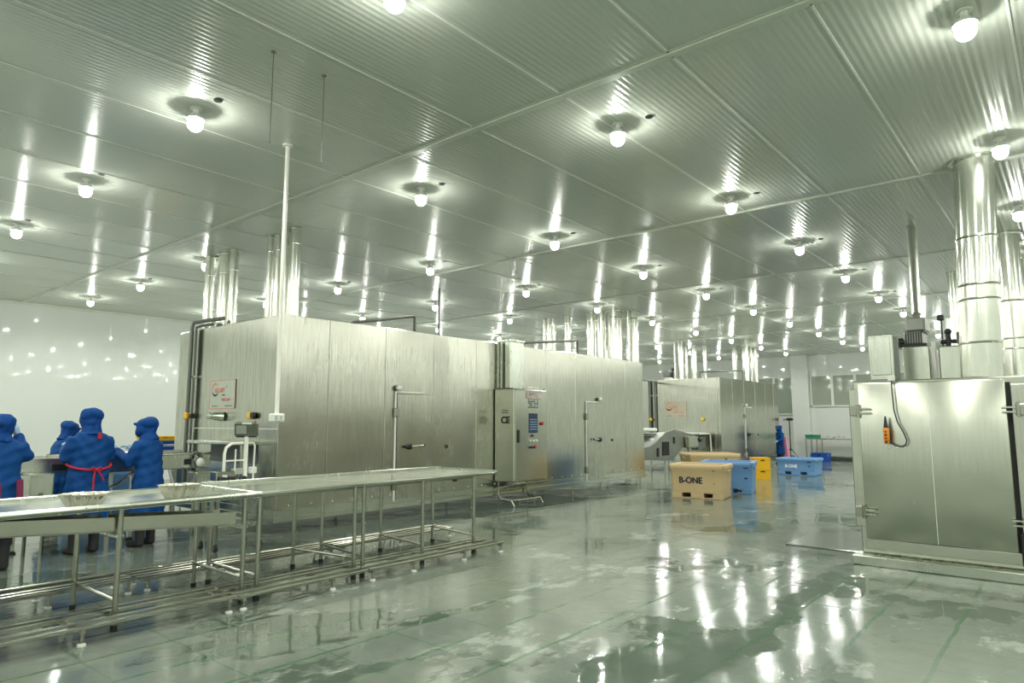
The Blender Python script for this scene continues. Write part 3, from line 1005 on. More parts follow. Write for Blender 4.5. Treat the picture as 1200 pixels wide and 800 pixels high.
for xx in (.95, 2.02, 2.99):
    zz = .845 - .065 * (xx - .4) if xx < 2.03 else .69
    B(TA).box(xx - .03, xx + .03, 5.46, 5.80, zz - .085, zz - .06, .004).build('gutter_bracket', M_STEEL, TA)

TBt = thing('flat_table', 'flat stainless table in front of the long freezer, right of the tray table', 'table', (4.6, 5.9, 0))
bx0, bx1, by0, by1 = 3.10, 6.16, 5.40, 6.38
B(TBt).box(bx0, 4.18, by0, by1, .875, .905, .005).box(4.184, bx1, by0, by1, .875, .905, .005).build('tabletop', M_TABLE, TBt)
b = B(TBt).box(bx0, bx1, by1 - .012, by1, .905, .935, .003)
b.build('rear_upstand', M_STEEL, TBt)
B(TBt).box(bx1 - .012, bx1, by0, by1, .905, .925, .003).build('end_upstand', M_STEEL, TBt)
B(TBt).box(bx0 + .05, bx1 - .3, by0 + .12, by1 - .12, .845, .874, .004).build('underframe', M_TUBE, TBt)
B(TBt).box(5.75, 5.79, 5.72, 5.76, .80, .845).build('drain_stub', M_BLACK, TBt)
for xf, xb in ((3.125, 3.125), (4.13, 4.01), (4.235, 4.35), (5.02, 5.15), (5.82, 5.98)):
    for xx, yy in ((xf, 5.47), (xb, 6.33)):
        lg = B(TBt).cyl((xx, yy, .03), (xx, yy, .876), .02, seg=12).build('leg', M_TUBE, TBt)
        B(TBt).cyl((xx, yy, 0), (xx, yy, .045), .026, seg=12).build('foot', M_BLACK, lg)
    B(TBt).cyl((xf, 5.47, .20), (xb, 6.33, .20), .014, seg=8).build('cross_bar', M_TUBE, TBt)
for a, c in ((3.125, 4.01), (4.35, 5.98)):
    B(TBt).cyl((a, 6.33, .21), (c, 6.33, .21), .014, seg=8).build('rail', M_TUBE, TBt)


def platform(label, x0, x1, yc, h, ylegs, lx):
    t = thing('slatted_platform', label, 'platform', ((x0 + x1) / 2, yc[1], 0), 0, 'low slatted standing platforms')
    for yy in yc:
        B(t).box(x0, x1, yy - .02, yy + .02, h - .025, h, .004).build('slat', M_TUBE, t)
    for xx in lx:
        B(t).box(xx - .015, xx + .015, yc[0] - .02, yc[-1] + .02, h - .05, h - .025, .003).build('cross_bar', M_TUBE, t)
        for yy in ylegs:
            lg = B(t).cyl((xx, yy, .012), (xx, yy, h - .04), .014, seg=8).build('leg', M_TUBE, t)
            B(t).lathe([(.028, 0), (.028, .012), (.016, .02)], (xx, yy, 0), 10).build('foot', M_WHITEP, lg)
    return t


FY = [5.26, 5.385, 5.56, 5.66]
platform('low slatted platform of steel bars in front of the tray table', -.55, 2.84, FY, .13, (5.26, 5.66), (-.3, .7, 1.75, 2.78))
platform('low slatted platform in front of the left half of the flat table', 2.86, 4.13, FY, .12, (5.26, 5.66), (2.90, 3.75))
platform('low slatted platform in front of the right half of the flat table', 4.15, 6.10, FY, .12, (5.26, 5.66), (4.20, 4.72, 5.45, 6.06))
RY = [6.50, 6.60, 6.70, 6.82]
platform('low slatted platform behind the tray table', -.4, 2.55, RY, .13, (6.50, 6.82), (-.2, .9, 1.9, 2.5))
platform('low slatted platform behind the left half of the flat table', 2.6, 4.65, RY, .12, (6.50, 6.82), (2.66, 3.5, 4.6))
platform('low slatted platform behind the right half of the flat table', 4.7, 6.5, RY, .12, (6.50, 6.82), (4.76, 5.6, 6.45))


def bowl(x, y, z, r, h, label):
    seg = 112
    rings = []
    for (rf_, zz) in ((.55, 0), (.62, 0), (.78, h * .35), (.92, h * .75), (1.0, h), (1.05, h), (1.0, h - .004), (.9, h * .73), (.75, h * .35), (.6, .006), (.5, .006)):
        fl = .09 if rf_ > .7 else .05
        rings.append([(x + r * rf_ * (1 + fl * math.cos(14 * 2 * PI * k / seg)) * math.cos(2 * PI * k / seg), y + r * rf_ * (1 + fl * math.cos(14 * 2 * PI * k / seg)) * math.sin(2 * PI * k / seg), z + zz) for k in range(seg)])
    o = B((x, y, z)).loft(rings).build('steel_bowl', M_BOWL, None, 60)
    return tag(o, label, 'bowl', 'fluted bowls on the tray table')


bowl(1.80, 5.57, .8853, .15, .10, 'wide low fluted steel bowl on the tray table, nearer the left edge')
bowl(2.49, 5.60, .8853, .145, .115, 'taller fluted steel bowl on the tray table, nearer the flat table')

# ------------------------------------------------------------------ sorting conveyor in front of the freezer inlet
cv = thing('belt_conveyor', 'stainless belt conveyor leading into the long freezer, workers standing along it', 'conveyor', (3.6, 9.7, 0))
vx0, vx1, vy0, vy1 = 1.0, 4.57, 9.35, 10.3
B(cv).box(vx0 + .05, vx1, vy0 + .06, vy1 - .06, 1.0, 1.03, .008).build('belt', M_BELT, cv)
for yy, sgn in ((vy0, -1), (vy1 - .05, 1)):
    B(cv).box(2.85, vx1, yy, yy + .05, .87, 1.065, .01).build('side_rail', M_STEEL, cv)
    B(cv).prism([(vx0, 1.02), (vx0, .97), (2.0, .90), (2.84, .87), (2.84, 1.065), (2.2, 1.08)], 'y', yy, yy + .05).build('side_plate', M_STEEL, cv)
    B(cv).cyl((2.85, yy + .02, 1.065), (vx1, yy + .02, 1.065), .022, seg=10).build('edge_tube', M_TUBE, cv)
for xa, xb in ((3.60, 3.92), (4.20, 4.33), (2.66, 2.82)):
    B(cv).box(xa, xb, vy0 - .006, vy0 + .001, .925, 1.0, .0).build('slot', M_DARKIN, cv)  # dark pad on the solid rail, slot shade put into its colour
for xx in (4.40, 2.92):
    q = B(cv).lathe([(.02, 0), (.05, .02), (.062, .06), (.05, .10), (.02, .125)], (0, 0, 0), 12)
    for v in q.bm.verts:
        v.co = Vector((xx + v.co.x, vy0 - .045 + v.co.y * .7, .885 + v.co.z))
    q.build('bearing_cover', M_WHITEP, cv)
b = B(cv)
for k in range(7):
    a = PI * k / 6
    b.cyl((4.36 + .06 * math.cos(a), vy0 - .03, 1.02 + .06 * math.sin(a)), (4.36 + .06 * math.cos(a), vy0 + .0, 1.02 + .06 * math.sin(a)), .022, seg=8)
b.box(4.29, 4.32, vy0 - .03, vy0, .88, 1.04).build('chain_guard', M_DARKPIPE, cv)
for xx in (1.3, 2.35, 3.6, 4.45):
    for yy in (vy0 + .1, vy1 - .1):
        lg = B(cv).box(xx - .025, xx + .025, yy - .025, yy + .025, .03, .90, .003).build('leg', M_STEEL, cv)
        B(cv).lathe([(.05, 0), (.05, .015), (.02, .04)], (xx, yy, 0), 12).build('foot', M_BLACK, lg)
    B(cv).box(xx - .02, xx + .02, vy0 + .1, vy1 - .1, .50, .54).build('cross_beam', M_STEEL, cv)
B(cv).box(1.3, 4.45, vy0 + .08, vy0 + .12, .50, .54, .003).build('lower_rail', M_STEEL, cv)
B(cv).box(1.3, 4.45, vy1 - .12, vy1 - .08, .50, .54, .003).build('lower_rail', M_STEEL, cv)
B(cv).tube([(2.85, vy0 + .03, .55), (3.4, vy0 + .03, .72), (3.6, vy0 + .03, .88)], .018, 8).build('brace', M_TUBE, cv)
B(cv).tube([(4.12, vy0 + .03, .56), (4.02, vy0 + .03, .87)], .018, 8).build('brace', M_WHITEP, cv)
B(cv).box(2.95, 4.4, 9.5, 10.2, .55, .57).build('drip_pan', M_STEEL, cv)
for xa, xb, zt in ((2.35, 2.60, .92), (4.22, 4.47, .84)):
    pb = B(cv).box(xa, xb, 9.02, 9.28, .48, zt, .012).build('drive_box', M_STEEL_DOOR, cv)
    for xx in (xa + .04, xb - .04):
        B(cv).cyl((xx, 9.15, 0), (xx, 9.15, .48), .02, seg=8).build('drive_box_leg', M_TUBE, pb)
    q = B(cv).lathe([(.028, 0), (.028, .004), (.02, .004)], (0, 0, 0), 14)
    for v in q.bm.verts:
        v.co = Vector(((xa + xb) / 2 + v.co.x, 9.02 - v.co.z, zt - .24 + v.co.y))
    q.build('drive_badge', M_DARKPIPE, pb)
    B(cv).box(xa + .03, xb - .03, 9.017, 9.022, .52, zt - .05).build('drive_box_lid', M_STEEL, pb)

# weighing scale beside the freezer corner
sc = thing('platform_scale', 'wheeled platform scale with display on a post beside the freezer corner', 'scale', (4.2, 8.0, 0))
B(sc).box(3.85, 4.50, 7.72, 8.18, .73, .765, .008).build('platform', M_STEEL, sc)
for xx in (3.9, 4.45):
    for yy in (7.77, 8.13):
        B(sc).box(xx - .02, xx + .02, yy - .02, yy + .02, .09, .73, .003).build('leg', M_TUBE, sc)
        ww = B(sc).cyl((xx - .015, yy, .045), (xx + .015, yy, .045), .045, seg=14).build('caster', M_RUBBER, sc)
        B(sc).box(xx - .022, xx + .022, yy - .012, yy + .012, .03, .10).build('caster_fork', M_STEEL, ww)
B(sc).box(3.9, 4.45, 7.77, 8.13, .25, .27).build('shelf', M_STEEL, sc)
for k, xx in enumerate((3.95, 4.06, 4.2)):
    B(sc).cyl((xx, 7.73, .822), (xx, 7.80, .822), .036, seg=14).build('roller', M_RUBBER, sc)
B(sc).box(3.90, 4.13, 7.82, 7.98, .80, .915, .008).build('load_box', M_STEEL_DOOR, sc)
B(sc).box(3.97, 4.03, 7.815, 7.821, .845, .875).build('paper_label', M_WHITEP, sc)
B(sc).box(3.88, 4.46, 7.72, 8.16, .765, .785, .004).build('top_plate', M_WHITEP, sc)
B(sc).box(4.20, 4.34, 7.98, 8.06, .86, .93, .006).build('cross_box', M_PLATE, sc)
B(sc).box(4.42, 4.50, 7.98, 8.06, .86, .94, .008).build('cable_box', M_WHITEP, sc)
B(sc).cyl((4.345, 7.99, .78), (4.345, 7.99, 1.32), .026, seg=14).build('post', M_WHITEPOLE, sc)
b = B(sc).tube([(4.05, 7.95, .78), (4.05, 7.95, 1.12), (4.07, 7.955, 1.19), (4.14, 7.97, 1.235), (4.30, 7.99, 1.24)], .018, 10)
hf = b.build('handle_frame', M_WHITEPOLE, sc)
B(sc).tube([(4.20, 7.97, .9), (4.20, 7.97, 1.17)], .01, 8).build('handle_bar', M_WHITEPOLE, hf)
B(sc).tube([(4.05, 7.95, 1.03), (4.345, 7.99, 1.03)], .01, 8).build('handle_bar', M_WHITEPOLE, hf)
B(sc).tube([(4.345, 7.99, 1.24), (4.44, 7.99, 1.24), (4.46, 7.99, 1.2), (4.46, 8.0, .78)], .012, 8).build('side_bar', M_WHITEPOLE, sc)
R_ = FR((4.33, 7.97, 1.41), (.80, -.60, 0), (-.15, -.2, .97)) 
di = B(sc).box(-.14, .14, -.085, .085, -.05, .02, .01, M=R_).build('display_unit', M_STEEL_DOOR, sc)
B(sc).box(-.12, .0, -.05, .05, .02, .024, M=R_).build('display_window', M_PLATE, di)
B(sc).box(-.05, .06, .07, .087, .0, .025, M=R_).build('display_label', M_WHITEP, di)
B(sc).box(-.12, .12, -.10, -.085, -.03, .01, M=R_).build('display_foot', M_BLACK, di)
B(sc).ball(R_ @ Vector((.10, .09, -.01)), .012, seg=8, rings=6).build('indicator', M_RED, di)
B(sc).cyl((4.345, 7.99, 1.31), (4.34, 7.985, 1.36), .016, seg=8).build('swivel', M_DARKPIPE, sc)


# ------------------------------------------------------------------ insulated tubs and crates
def rrect(wx, wy, z, r=.06, n=4):
    pts = []
    for cx, cyy, a0 in ((wx / 2 - r, wy / 2 - r, 0), (-wx / 2 + r, wy / 2 - r, 90), (-wx / 2 + r, -wy / 2 + r, 180), (wx / 2 - r, -wy / 2 + r, 270)):
        for k in range(n + 1):
            a = math.radians(a0 + 90 * k / n)
            pts.append((cx + r * math.cos(a), cyy + r * math.sin(a), z))
    return pts


def tub(label, x, y, rz, wx, wy, h, mat, word=None, wmat=None, group='insulated fish tubs', marks=None):
    """front face is local -Y"""
    t = thing('insulated_tub', label, 'tub', (x, y, 0), rz, group)
    b = B()
    f = 1.07
    rings = [rrect(wx, wy, .11), rrect(wx * 1.03, wy * 1.03, h * .5), rrect(wx * 1.05, wy * 1.05, h * .82), rrect(wx * f + .03, wy * f + .03, h * .88), rrect(wx * f + .03, wy * f + .03, h - .012, .05),
             rrect(wx * f + .01, wy * f + .01, h, .05), rrect(wx * f - .10, wy * f - .10, h, .05), rrect(wx * f - .12, wy * f - .12, h - .03, .05), rrect(wx - .13, wy - .13, .20)]
    b.loft(rings)
    b.build('tub_body', mat, t, 40)
    b = B()
    for xx in (-1, 0, 1):                       # skid base with two fork openings
        ww = .20 * wx if xx else .26 * wx
        cx = xx * (wx / 2 - ww / 2)
        b.box(cx - ww / 2, cx + ww / 2, -wy / 2, wy / 2, 0, .115, .012)
    b.box(-wx / 2, wx / 2, -wy / 2, -wy / 2 + .06, 0, .022, .005)
    b.box(-wx / 2, wx / 2, wy / 2 - .06, wy / 2, 0, .022, .005)
    b.build('skid_base', mat, t)
    if word:
        tilt = math.atan2(wy * .015, h * .4)
        M = Matrix.Translation((-wx * .12, -wy / 2 * 1.028 - .006, h * .53)) @ Matrix.Rotation(PI / 2 + tilt, 4, 'X')
        text(word, h * .26, wmat, t, M=M, fat=.008, sx=.9)
    for (mx, mz, s_) in (marks or ()):
        B().box(mx - s_, mx + s_, -wy / 2 * 1.05 - .006, -wy / 2 * 1.0, mz - s_ * .6, mz + s_ * .6, .004).build('moulded_mark', M_NAVY, t)
    for sx in (-1, 1):
        B().box(sx * wx * .535 - .02, sx * wx * .535 + .02, -.12, .12, h * .78, h * .84, .008).build('hand_grip', mat, t)
    return t


D = math.radians
tub('tan insulated tub at the front of the group, dark lettering on its side', 13.05, 5.94, D(-79), 1.0, .80, .66, M_TAN, 'B-ONE', M_NAVY, marks=[(.33, .56, .035), (.34, .3, .012)])
tub('sky blue insulated tub right behind the front tan one', 14.35, 5.90, D(-76), 1.0, .80, .66, M_SKYBLUE, marks=[(.40, .56, .05), (.40, .33, .03)])
tub('tan insulated tub at the back of the group, only its rim showing', 17.7, 7.82, D(-50), 1.28, 1.0, .66, M_TAN, marks=[(.3, .52, .03)])
tub('sky blue insulated tub standing alone with white lettering', 20.3, 6.23, D(-90), .98, .8, .48, M_SKYBLUE, 'B-ONE', M_WHITEPRINT, marks=[(.37, .40, .05), (.37, .27, .025)])
tub('large sky blue tub half hidden behind the conveyor and the workers', 4.12, 12.0, 0, 1.3, .95, .76, M_SKYBLUE)


def crate(name, label, x, y, z, rz, wx, wy, h, mat, cat='crate', group=None, ribs=5):
    t = thing(name, label, cat, (x, y, z), rz, group)
    b = B()
    b.loft([rrect(wx * .96, wy * .96, 0, .02), rrect(wx, wy, h - .02, .02), rrect(wx + .02, wy + .02, h - .02, .02), rrect(wx + .02, wy + .02, h, .02), rrect(wx - .03, wy - .03, h, .02), rrect(wx * .93 - .03, wy * .93 - .03, .012, .02)])
    b.build('crate_body', mat, t, 40)
    b = B()
    for k in range(ribs):
        zz = h * (k + .7) / (ribs + .6)
        e = wx * (.96 + .04 * zz / h)
        ey = wy * (.96 + .04 * zz / h)
        b.loft([rrect(e + .012, ey + .012, zz - .006, .02), rrect(e + .012, ey + .012, zz + .006, .02)])
    b.build('ribs', mat, t)
    B().box(-.05, .05, -wy / 2 - .012, -wy / 2 + .01, h * .72, h * .82).build('grip_opening', M_DARKIN, t)  # dark block on the crate wall, painted as the shade of the hole
    return t


crate('plastic_crate', 'yellow plastic crate on the floor beside the tubs, bottom of the pair', 17.95, 6.52, 0, D(-50), .42, .36, .285, M_YELLOW, group='yellow crates')
crate('plastic_crate', 'yellow plastic crate on top of another one beside the tubs', 17.95, 6.52, .2855, D(-50), .42, .36, .285, M_YELLOW, group='yellow crates')
crate('plastic_crate', 'deep blue open crate on the floor beside the far table', 27.4, 7.62, 0, D(-90), .62, .5, .33, M_BLUEPLA, ribs=2)
# tray stack on a stand by the left wall
st = thing('tray_stand', 'low steel stand under the stack of plastic trays behind the conveyor', 'stand', (5.8, 14.0, 0))
B(st).box(5.4, 6.2, 13.75, 14.25, .86, .90, .006).build('shelf', M_STEEL, st)
for xx in (5.44, 6.16):
    for yy in (13.79, 14.21):
        B(st).box(xx - .02, xx + .02, yy - .02, yy + .02, 0, .86).build('leg', M_TUBE, st)
zz = .90
for k, (mm, hh, nm) in enumerate(((M_WHITEP, .05, 'pale bottom'), (M_BLUEPLA, .07, 'lower blue'), (M_WHITEP, .045, 'pale middle'), (M_BLUEPLA, .07, 'upper blue'), (M_YELLOW, .085, 'yellow top'))):
    crate('plastic_tray', nm + ' tray of the stack by the left wall, behind the rightmost worker', 5.8, 14.0, zz, 0, .74, .46, hh, mm, 'tray', 'trays stacked by the left wall', 1)
    zz += hh + .0006

# infeed conveyor of the far freezer
M_CONV = steel('conveyor_steel', (0.36, 0.37, 0.33), 0.25, 0.4, (2, 2, 2), dirt=.2)
iv = thing('infeed_conveyor', 'angled stainless infeed conveyor with hood at the far freezer', 'conveyor', (19.2, 10.0, 0))
poly = [(16.6, .45), (18.7, .36), (19.4, .72), (20.3, .66), (20.3, 1.08), (18.9, 1.27), (18.3, 1.2), (17.4, .80), (16.6, .74)]
for yy in (9.40, 10.9):
    B(iv).prism(poly, 'y', yy, yy + .05).build('side_plate', M_CONV, iv)
B(iv).prism([(16.5, .62), (17.4, .7), (18.4, 1.08), (21.3, 1.12), (21.3, 1.16), (18.35, 1.13), (17.35, .75), (16.5, .67)], 'y', 9.46, 10.89).build('belt', M_BELT, iv)
for (xa, xb, za, zb) in ((18.05, 18.45, .52, .92), (17.7, 17.82, .50, .75), (18.75, 18.85, .85, 1.05)):
    B(iv).box(xa, xb, 9.385, 9.401, za, zb).build('cutout', M_DARKIN, iv)  # dark plate on the uncut side, colour stands for the shaded hole
B(iv).box(16.6, 18.35, 9.7, 10.9, 1.22, 1.32, .03).build('hood', M_WHITEP, iv)
for xx in (16.65, 18.3):
    B(iv).box(xx - .03, xx + .03, 10.8, 10.86, .7, 1.22).build('hood_post', M_STEEL, iv)
B(iv).box(16.6, 18.3, 9.7, 10.9, 1.13, 1.16).build('hood_shadow_sheet', M_BLACK, iv)  # black sheet put in as the shade below the hood
o = B(iv)
for k in range(26):
    rr_ = random.Random(k)
    o.ball((16.8 + rr_.random() * 1.2, 9.7 + rr_.random() * .9, .88 + rr_.random() * .12), .1, .1, .06, seg=8, rings=6)
o = o.build('product_heap', M_WHITEP, iv)
o['kind'] = 'stuff'
B(iv).box(19.5, 20.2, 9.25, 9.39, .70, 1.05, .02).build('motor_box', M_STEEL_DOOR, iv)
B(iv).box(20.4, 20.95, 9.35, 9.6, .62, 1.02, .02).build('gear_box', M_DARKPIPE, iv)
B(iv).cyl((20.2, 9.3, .95), (20.35, 9.3, .95), .09, seg=12).build('shaft_hub', M_BLACK, iv)
B(iv).tube([(20.4, 9.3, 1.12), (21.1, 9.3, 1.12), (21.2, 9.3, 1.1), (21.25, 9.3, .55)], .025, 8).build('guard_rail', M_WHITEPOLE, iv)
B(iv).box(16.5, 18.6, 9.42, 9.5, .22, .27).build('lower_beam', M_STEEL, iv)
for xx in (16.9, 18.4, 20.0, 21.2):
    for yy in (9.5, 10.85):
        B(iv).box(xx - .03, xx + .03, yy - .03, yy + .03, 0, .66 if xx < 18 else (.5 if xx < 19 else 1.1)).build('leg', M_STEEL, iv)

# far wall table with bins, tripod
ft = thing('far_work_table', 'stainless table against the far wall with a green basin on it', 'table', (28.3, 7.2, 0))
B(ft).box(27.9, 28.7, 5.6, 8.35, .82, .86, .006).build('tabletop', M_STEEL, ft)
B(ft).box(27.95, 28.65, 5.7, 8.25, .16, .19, .004).build('shelf', M_STEEL, ft)
for xx in (27.95, 28.65):
    for yy in (5.65, 7.9, 8.3):
        B(ft).cyl((xx, yy, 0), (xx, yy, .82), .022, seg=8).build('leg', M_TUBE, ft)
crate('plastic_basin', 'green plastic basin on the left end of the far table', 28.2, 8.1, .861, D(-90), .5, .4, .14, M_GREENPLA, 'basin', ribs=1)
for k, (yy, wd) in enumerate(((7.5, .34), (7.1, .3), (6.55, .4))):
    crate('pale_tub', ('left', 'middle', 'right')[k] + ' pale plastic tub of the three on the far table', 28.2, yy, .861, D(-90), wd, .3, .12, M_WHITEP, 'tub', 'pale tubs on the far table', 1)
tp = thing('tripod_stand', 'black tripod stand with a dark head by the far wall', 'tripod', (27.5, 8.76, 0))
B(tp).cyl((27.5, 8.76, .35), (27.5, 8.76, 1.55), .022, seg=8).build('pole', M_BLACK, tp)
for k in range(3):
    a = D(120 * k + 20)
    B(tp).cyl((27.5, 8.76, .48), (27.5 + .42 * math.cos(a), 8.76 + .42 * math.sin(a), .012), .014, seg=8).build('leg', M_BLACK, tp)
B(tp).box(27.42, 27.58, 8.62, 8.86, 1.55, 1.66, .03).build('head', M_BLACK, tp)
B(tp).cyl((27.5, 8.86, 1.60), (27.5, 9.0, 1.58), .02, seg=8).build('grip', M_BLACK, tp)


# ------------------------------------------------------------------ people
def eval_mesh(me, mods):
    o = bpy.data.objects.new('tmp', me)
    C.objects.link(o)
    for kind, kw in mods:
        m = o.modifiers.new(kind, kind)
        for k, v in kw.items():
            setattr(m, k, v)
    dg = bpy.context.evaluated_depsgraph_get()
    dg.update()
    r = bpy.data.meshes.new_from_object(o.evaluated_get(dg))
    bpy.data.objects.remove(o)
    return r


def mesh_obj(me, name, mat, parent):
    me.name = name
    me.materials.clear()
    me.materials.append(mat)
    for p in me.polygons:
        p.use_smooth = True
    o = bpy.data.objects.new(name, me)
    C.objects.link(o)
    o.parent = parent
    return o


def skin(nodes, edges, root, sub=2):
    me = bpy.data.meshes.new('skin')
    names = list(nodes)
    me.from_pydata([nodes[n][0] for n in names], [(names.index(a), names.index(c)) for a, c in edges], [])
    o = bpy.data.objects.new('tmp', me)
    C.objects.link(o)
    o.modifiers.new('s', 'SKIN')
    for i, n in enumerate(names):
        r = nodes[n][1]
        me.skin_vertices[0].data[i].radius = (r, r) if not isinstance(r, tuple) else r
        me.skin_vertices[0].data[i].use_root = (n == root)
    su = o.modifiers.new('u', 'SUBSURF')
    su.levels = su.render_levels = sub
    dg = bpy.context.evaluated_depsgraph_get()
    dg.update()
    r = bpy.data.meshes.new_from_object(o.evaluated_get(dg))
    bpy.data.objects.remove(o)
    return r


def fuse(b, voxel, smooth_it=4):
    bm = b.bm
    bmesh.ops.recalc_face_normals(bm, faces=bm.faces[:])
    me = bpy.data.meshes.new('fuse')
    bm.to_mesh(me)
    bm.free()
    return eval_mesh(me, [('REMESH', dict(mode='VOXEL', voxel_size=voxel)), ('SMOOTH', dict(factor=.5, iterations=smooth_it))])


def hand_mesh(wrist, d, palm_n, side):
    """gloved hand: palm, four bent fingers of unequal length and a thumb from the side of the palm"""
    d = Vector(d).normalized()
    n = Vector(palm_n).normalized()
    s_ = d.cross(n).normalized() * side
    n = s_.cross(d).normalized() * side
    W_ = Vector(wrist)
    P = lambda f, u, v: W_ + d * f + s_ * u + n * v
    b = B()
    b.tube([P(-.03, 0, 0), P(.02, 0, 0), P(.055, 0, 0), P(.088, 0, 0)], [.026, .030, .034, .026], 10)
    b.tube([P(.02, -.02, 0), P(.085, -.028, 0)], .017, 8)
    b.tube([P(.02, .02, 0), P(.085, .028, 0)], .017, 8)
    for k, L in enumerate((.066, .076, .071, .056)):
        u = -.030 + .02 * k
        b.tube([P(.075, u, 0), P(.085 + L * .4, u * 1.08, .012), P(.085 + L * .72, u * 1.1, .030), P(.085 + L * .92, u * 1.1, .050)], [.0105, .010, .009, .0075], 8)
    b.tube([P(.025, -.028, .005), P(.055, -.055, .018), P(.085, -.062, .032)], [.013, .0115, .009], 8)
    return fuse(b, .0055, 2)


def person(label, x, y, face, H, arms, head_turn=0.0, head_nod=0.0, lean=0.0, ties=None, bulk=1.0, gown_mat=None, hem=.24, legs=M_DARKTR, bag=False):
    """local frame: faces +Y, X to the right. arms: ((elbow, wrist) left, right)"""
    t = thing('person', label, 'person', (x, y, 0), D(face - 90), 'workers in blue gowns')
    k = H / 1.6
    ln = lambda z: lean * max(0, z - .85 * k) ** 1.0
    V = lambda X, Y, Z: (X * k, Y * k + ln(Z * k), Z * k)
    hz = 1.47
    hc = Vector(V(0, .03, hz))
    nodes = {'pelvis': (V(0, 0, .86), .125 * k), 'belly': (V(0, 0, 1.0), .11 * k), 'chest': (V(0, -.01, 1.2), .125 * k), 'neck0': (V(0, -.005, 1.33), .06 * k), 'neck1': (V(0, .01, 1.39), .05 * k),
             'head0': (V(0, .03, 1.44), .062 * k), 'head1': (V(0, .02, 1.52), .068 * k)}
    edges = [('pelvis', 'belly'), ('belly', 'chest'), ('chest', 'neck0'), ('neck0', 'neck1'), ('neck1', 'head0'), ('head0', 'head1')]
    for s_, nm in ((-1, 'l'), (1, 'r')):
        el, wr = arms[0] if s_ < 0 else arms[1]
        nodes.update({nm + 'hip': (V(s_ * .09, 0, .80), .085 * k), nm + 'knee': (V(s_ * .10, .015, .45), .055 * k), nm + 'ank': (V(s_ * .103, -.008, .09), .03 * k), nm + 'toe': (V(s_ * .108, .06, .045), .018 * k),
                      nm + 'sh': (V(s_ * .14, -.005, 1.25), .045 * k), nm + 'el': (Vector(V(*el)), .042 * k), nm + 'wr': (Vector(V(*wr)), .027 * k)})
        edges += [('pelvis', nm + 'hip'), (nm + 'hip', nm + 'knee'), (nm + 'knee', nm + 'ank'), (nm + 'ank', nm + 'toe'), ('chest', nm + 'sh'), (nm + 'sh', nm + 'el'), (nm + 'el', nm + 'wr')]
    mesh_obj(skin(nodes, edges, 'pelvis', 2), 'body', M_SKIN, t)
    # gown
    b = B()
    lv = [(.20 if hem < .3 else hem, .24, .19), (.45, .232, .18), (.62, .222, .168), (.80, .212, .155), (.95, .196, .138), (1.05, .192, .132), (1.18, .198, .130), (1.27, .19, .115), (1.32, .15, .095), (1.365, .08, .078), (1.385, .07, .07)]
    lv = [(z, rx, ry) for z, rx, ry in lv if z >= hem]
    if lv[0][0] > hem:
        lv = [(hem, lv[0][1] + .006, lv[0][2] + .006)] + lv
    seg = 48
    rings = []
    for z, rx, ry in lv:
        fold = .016 * max(0, min(1, (1.0 - z) / .4))
        rings.append([V((rx * bulk + fold * math.sin(7 * a_) + fold * .6 * math.sin(11 * a_ + 1)) * math.cos(a_), (ry * bulk + fold * math.sin(7 * a_) + fold * .6 * math.sin(11 * a_ + 1)) * math.sin(a_) - .005, z) for a_ in [2 * PI * q / seg for q in range(seg)]])
    b.loft(rings)
    for s_ in (-1, 1):
        el, wr = arms[0] if s_ < 0 else arms[1]
        sh = V(s_ * .150 * bulk, -.01, 1.275)
        el = Vector(V(*el))
        wr = Vector(V(*wr))
        m1 = Vector(sh).lerp(el, .5) + Vector((0, 0, -.008))
        m2 = el.lerp(wr, .45) + Vector((0, 0, -.012))
        b.tube([sh, m1, el, m2, wr], [.085 * k, .082 * k, .074 * k, .066 * k, .05 * k], 14)
    mesh = fuse(b, .016, 5)
    rng_ = random.Random(int(x * 100))
    for v in mesh.vertices:
        c = v.co
        wv = .006 * math.sin(31 * c.z + 9 * c.x + 3 * math.sin(14 * c.x + 2)) * math.sin(13 * c.x + 7 * c.y) + .004 * math.sin(55 * c.z - 21 * c.x)
        v.co += v.normal * wv
    mesh_obj(mesh, 'gown', gown_mat or M_GOWN, t)
    # hood: cap, mask bulge and drape to the shoulders
    Rh = Matrix.Rotation(head_turn, 4, 'Z') @ Matrix.Rotation(-head_nod, 4, 'X')
    Q = lambda v: hc + (Rh @ Vector(v)) * k
    b = B()
    b.ball(hc, .108 * k, .128 * k, .135 * k, M=Rh.to_3x3().to_4x4(), seg=24, rings=16)
    b.ball(Q((0, -.04, .05)), .122 * k, .115 * k, .092 * k, M=Rh, seg=20, rings=12)
    b.ball(Q((0, .085, -.055)), .055 * k, .05 * k, .06 * k, M=Rh)
    b.ball(Q((0, .118, -.02)), .018 * k, .022 * k, .03 * k)
    b.tube([Q((0, .0, -.02)), Q((0, -.015, -.10)), Vector(V(0, .0, 1.355)), Vector(V(0, -.005, 1.31))], [.10 * k, .092 * k, .105 * k, .125 * k], 24)
    b.tube([Q((-.09, .085, .062)), Q((-.05, .122, .072)), Q((0, .138, .075)), Q((.05, .122, .072)), Q((.09, .085, .062))], .014 * k, 8)
    mesh = fuse(b, .011, 3)
    bm = bmesh.new()
    bm.from_mesh(mesh)
    inv = Rh.inverted()
    kill = []
    for f in bm.faces:
        c = inv @ ((f.calc_center_median() - hc) / k)
        if c.y > .075 and abs(c.x) < .062 and .006 < c.z < .05:
            kill.append(f)
    bmesh.ops.delete(bm, geom=kill, context='FACES')
    for v in bm.verts:
        c = v.co
        v.co += v.normal * (.004 * math.sin(48 * c.z + 20 * c.x) + .003 * math.sin(70 * c.x - 33 * c.z + 40 * c.y))
    bm.to_mesh(mesh)
    bm.free()
    hood = mesh_obj(mesh, 'hood', M_HOOD, t)
    b = B()
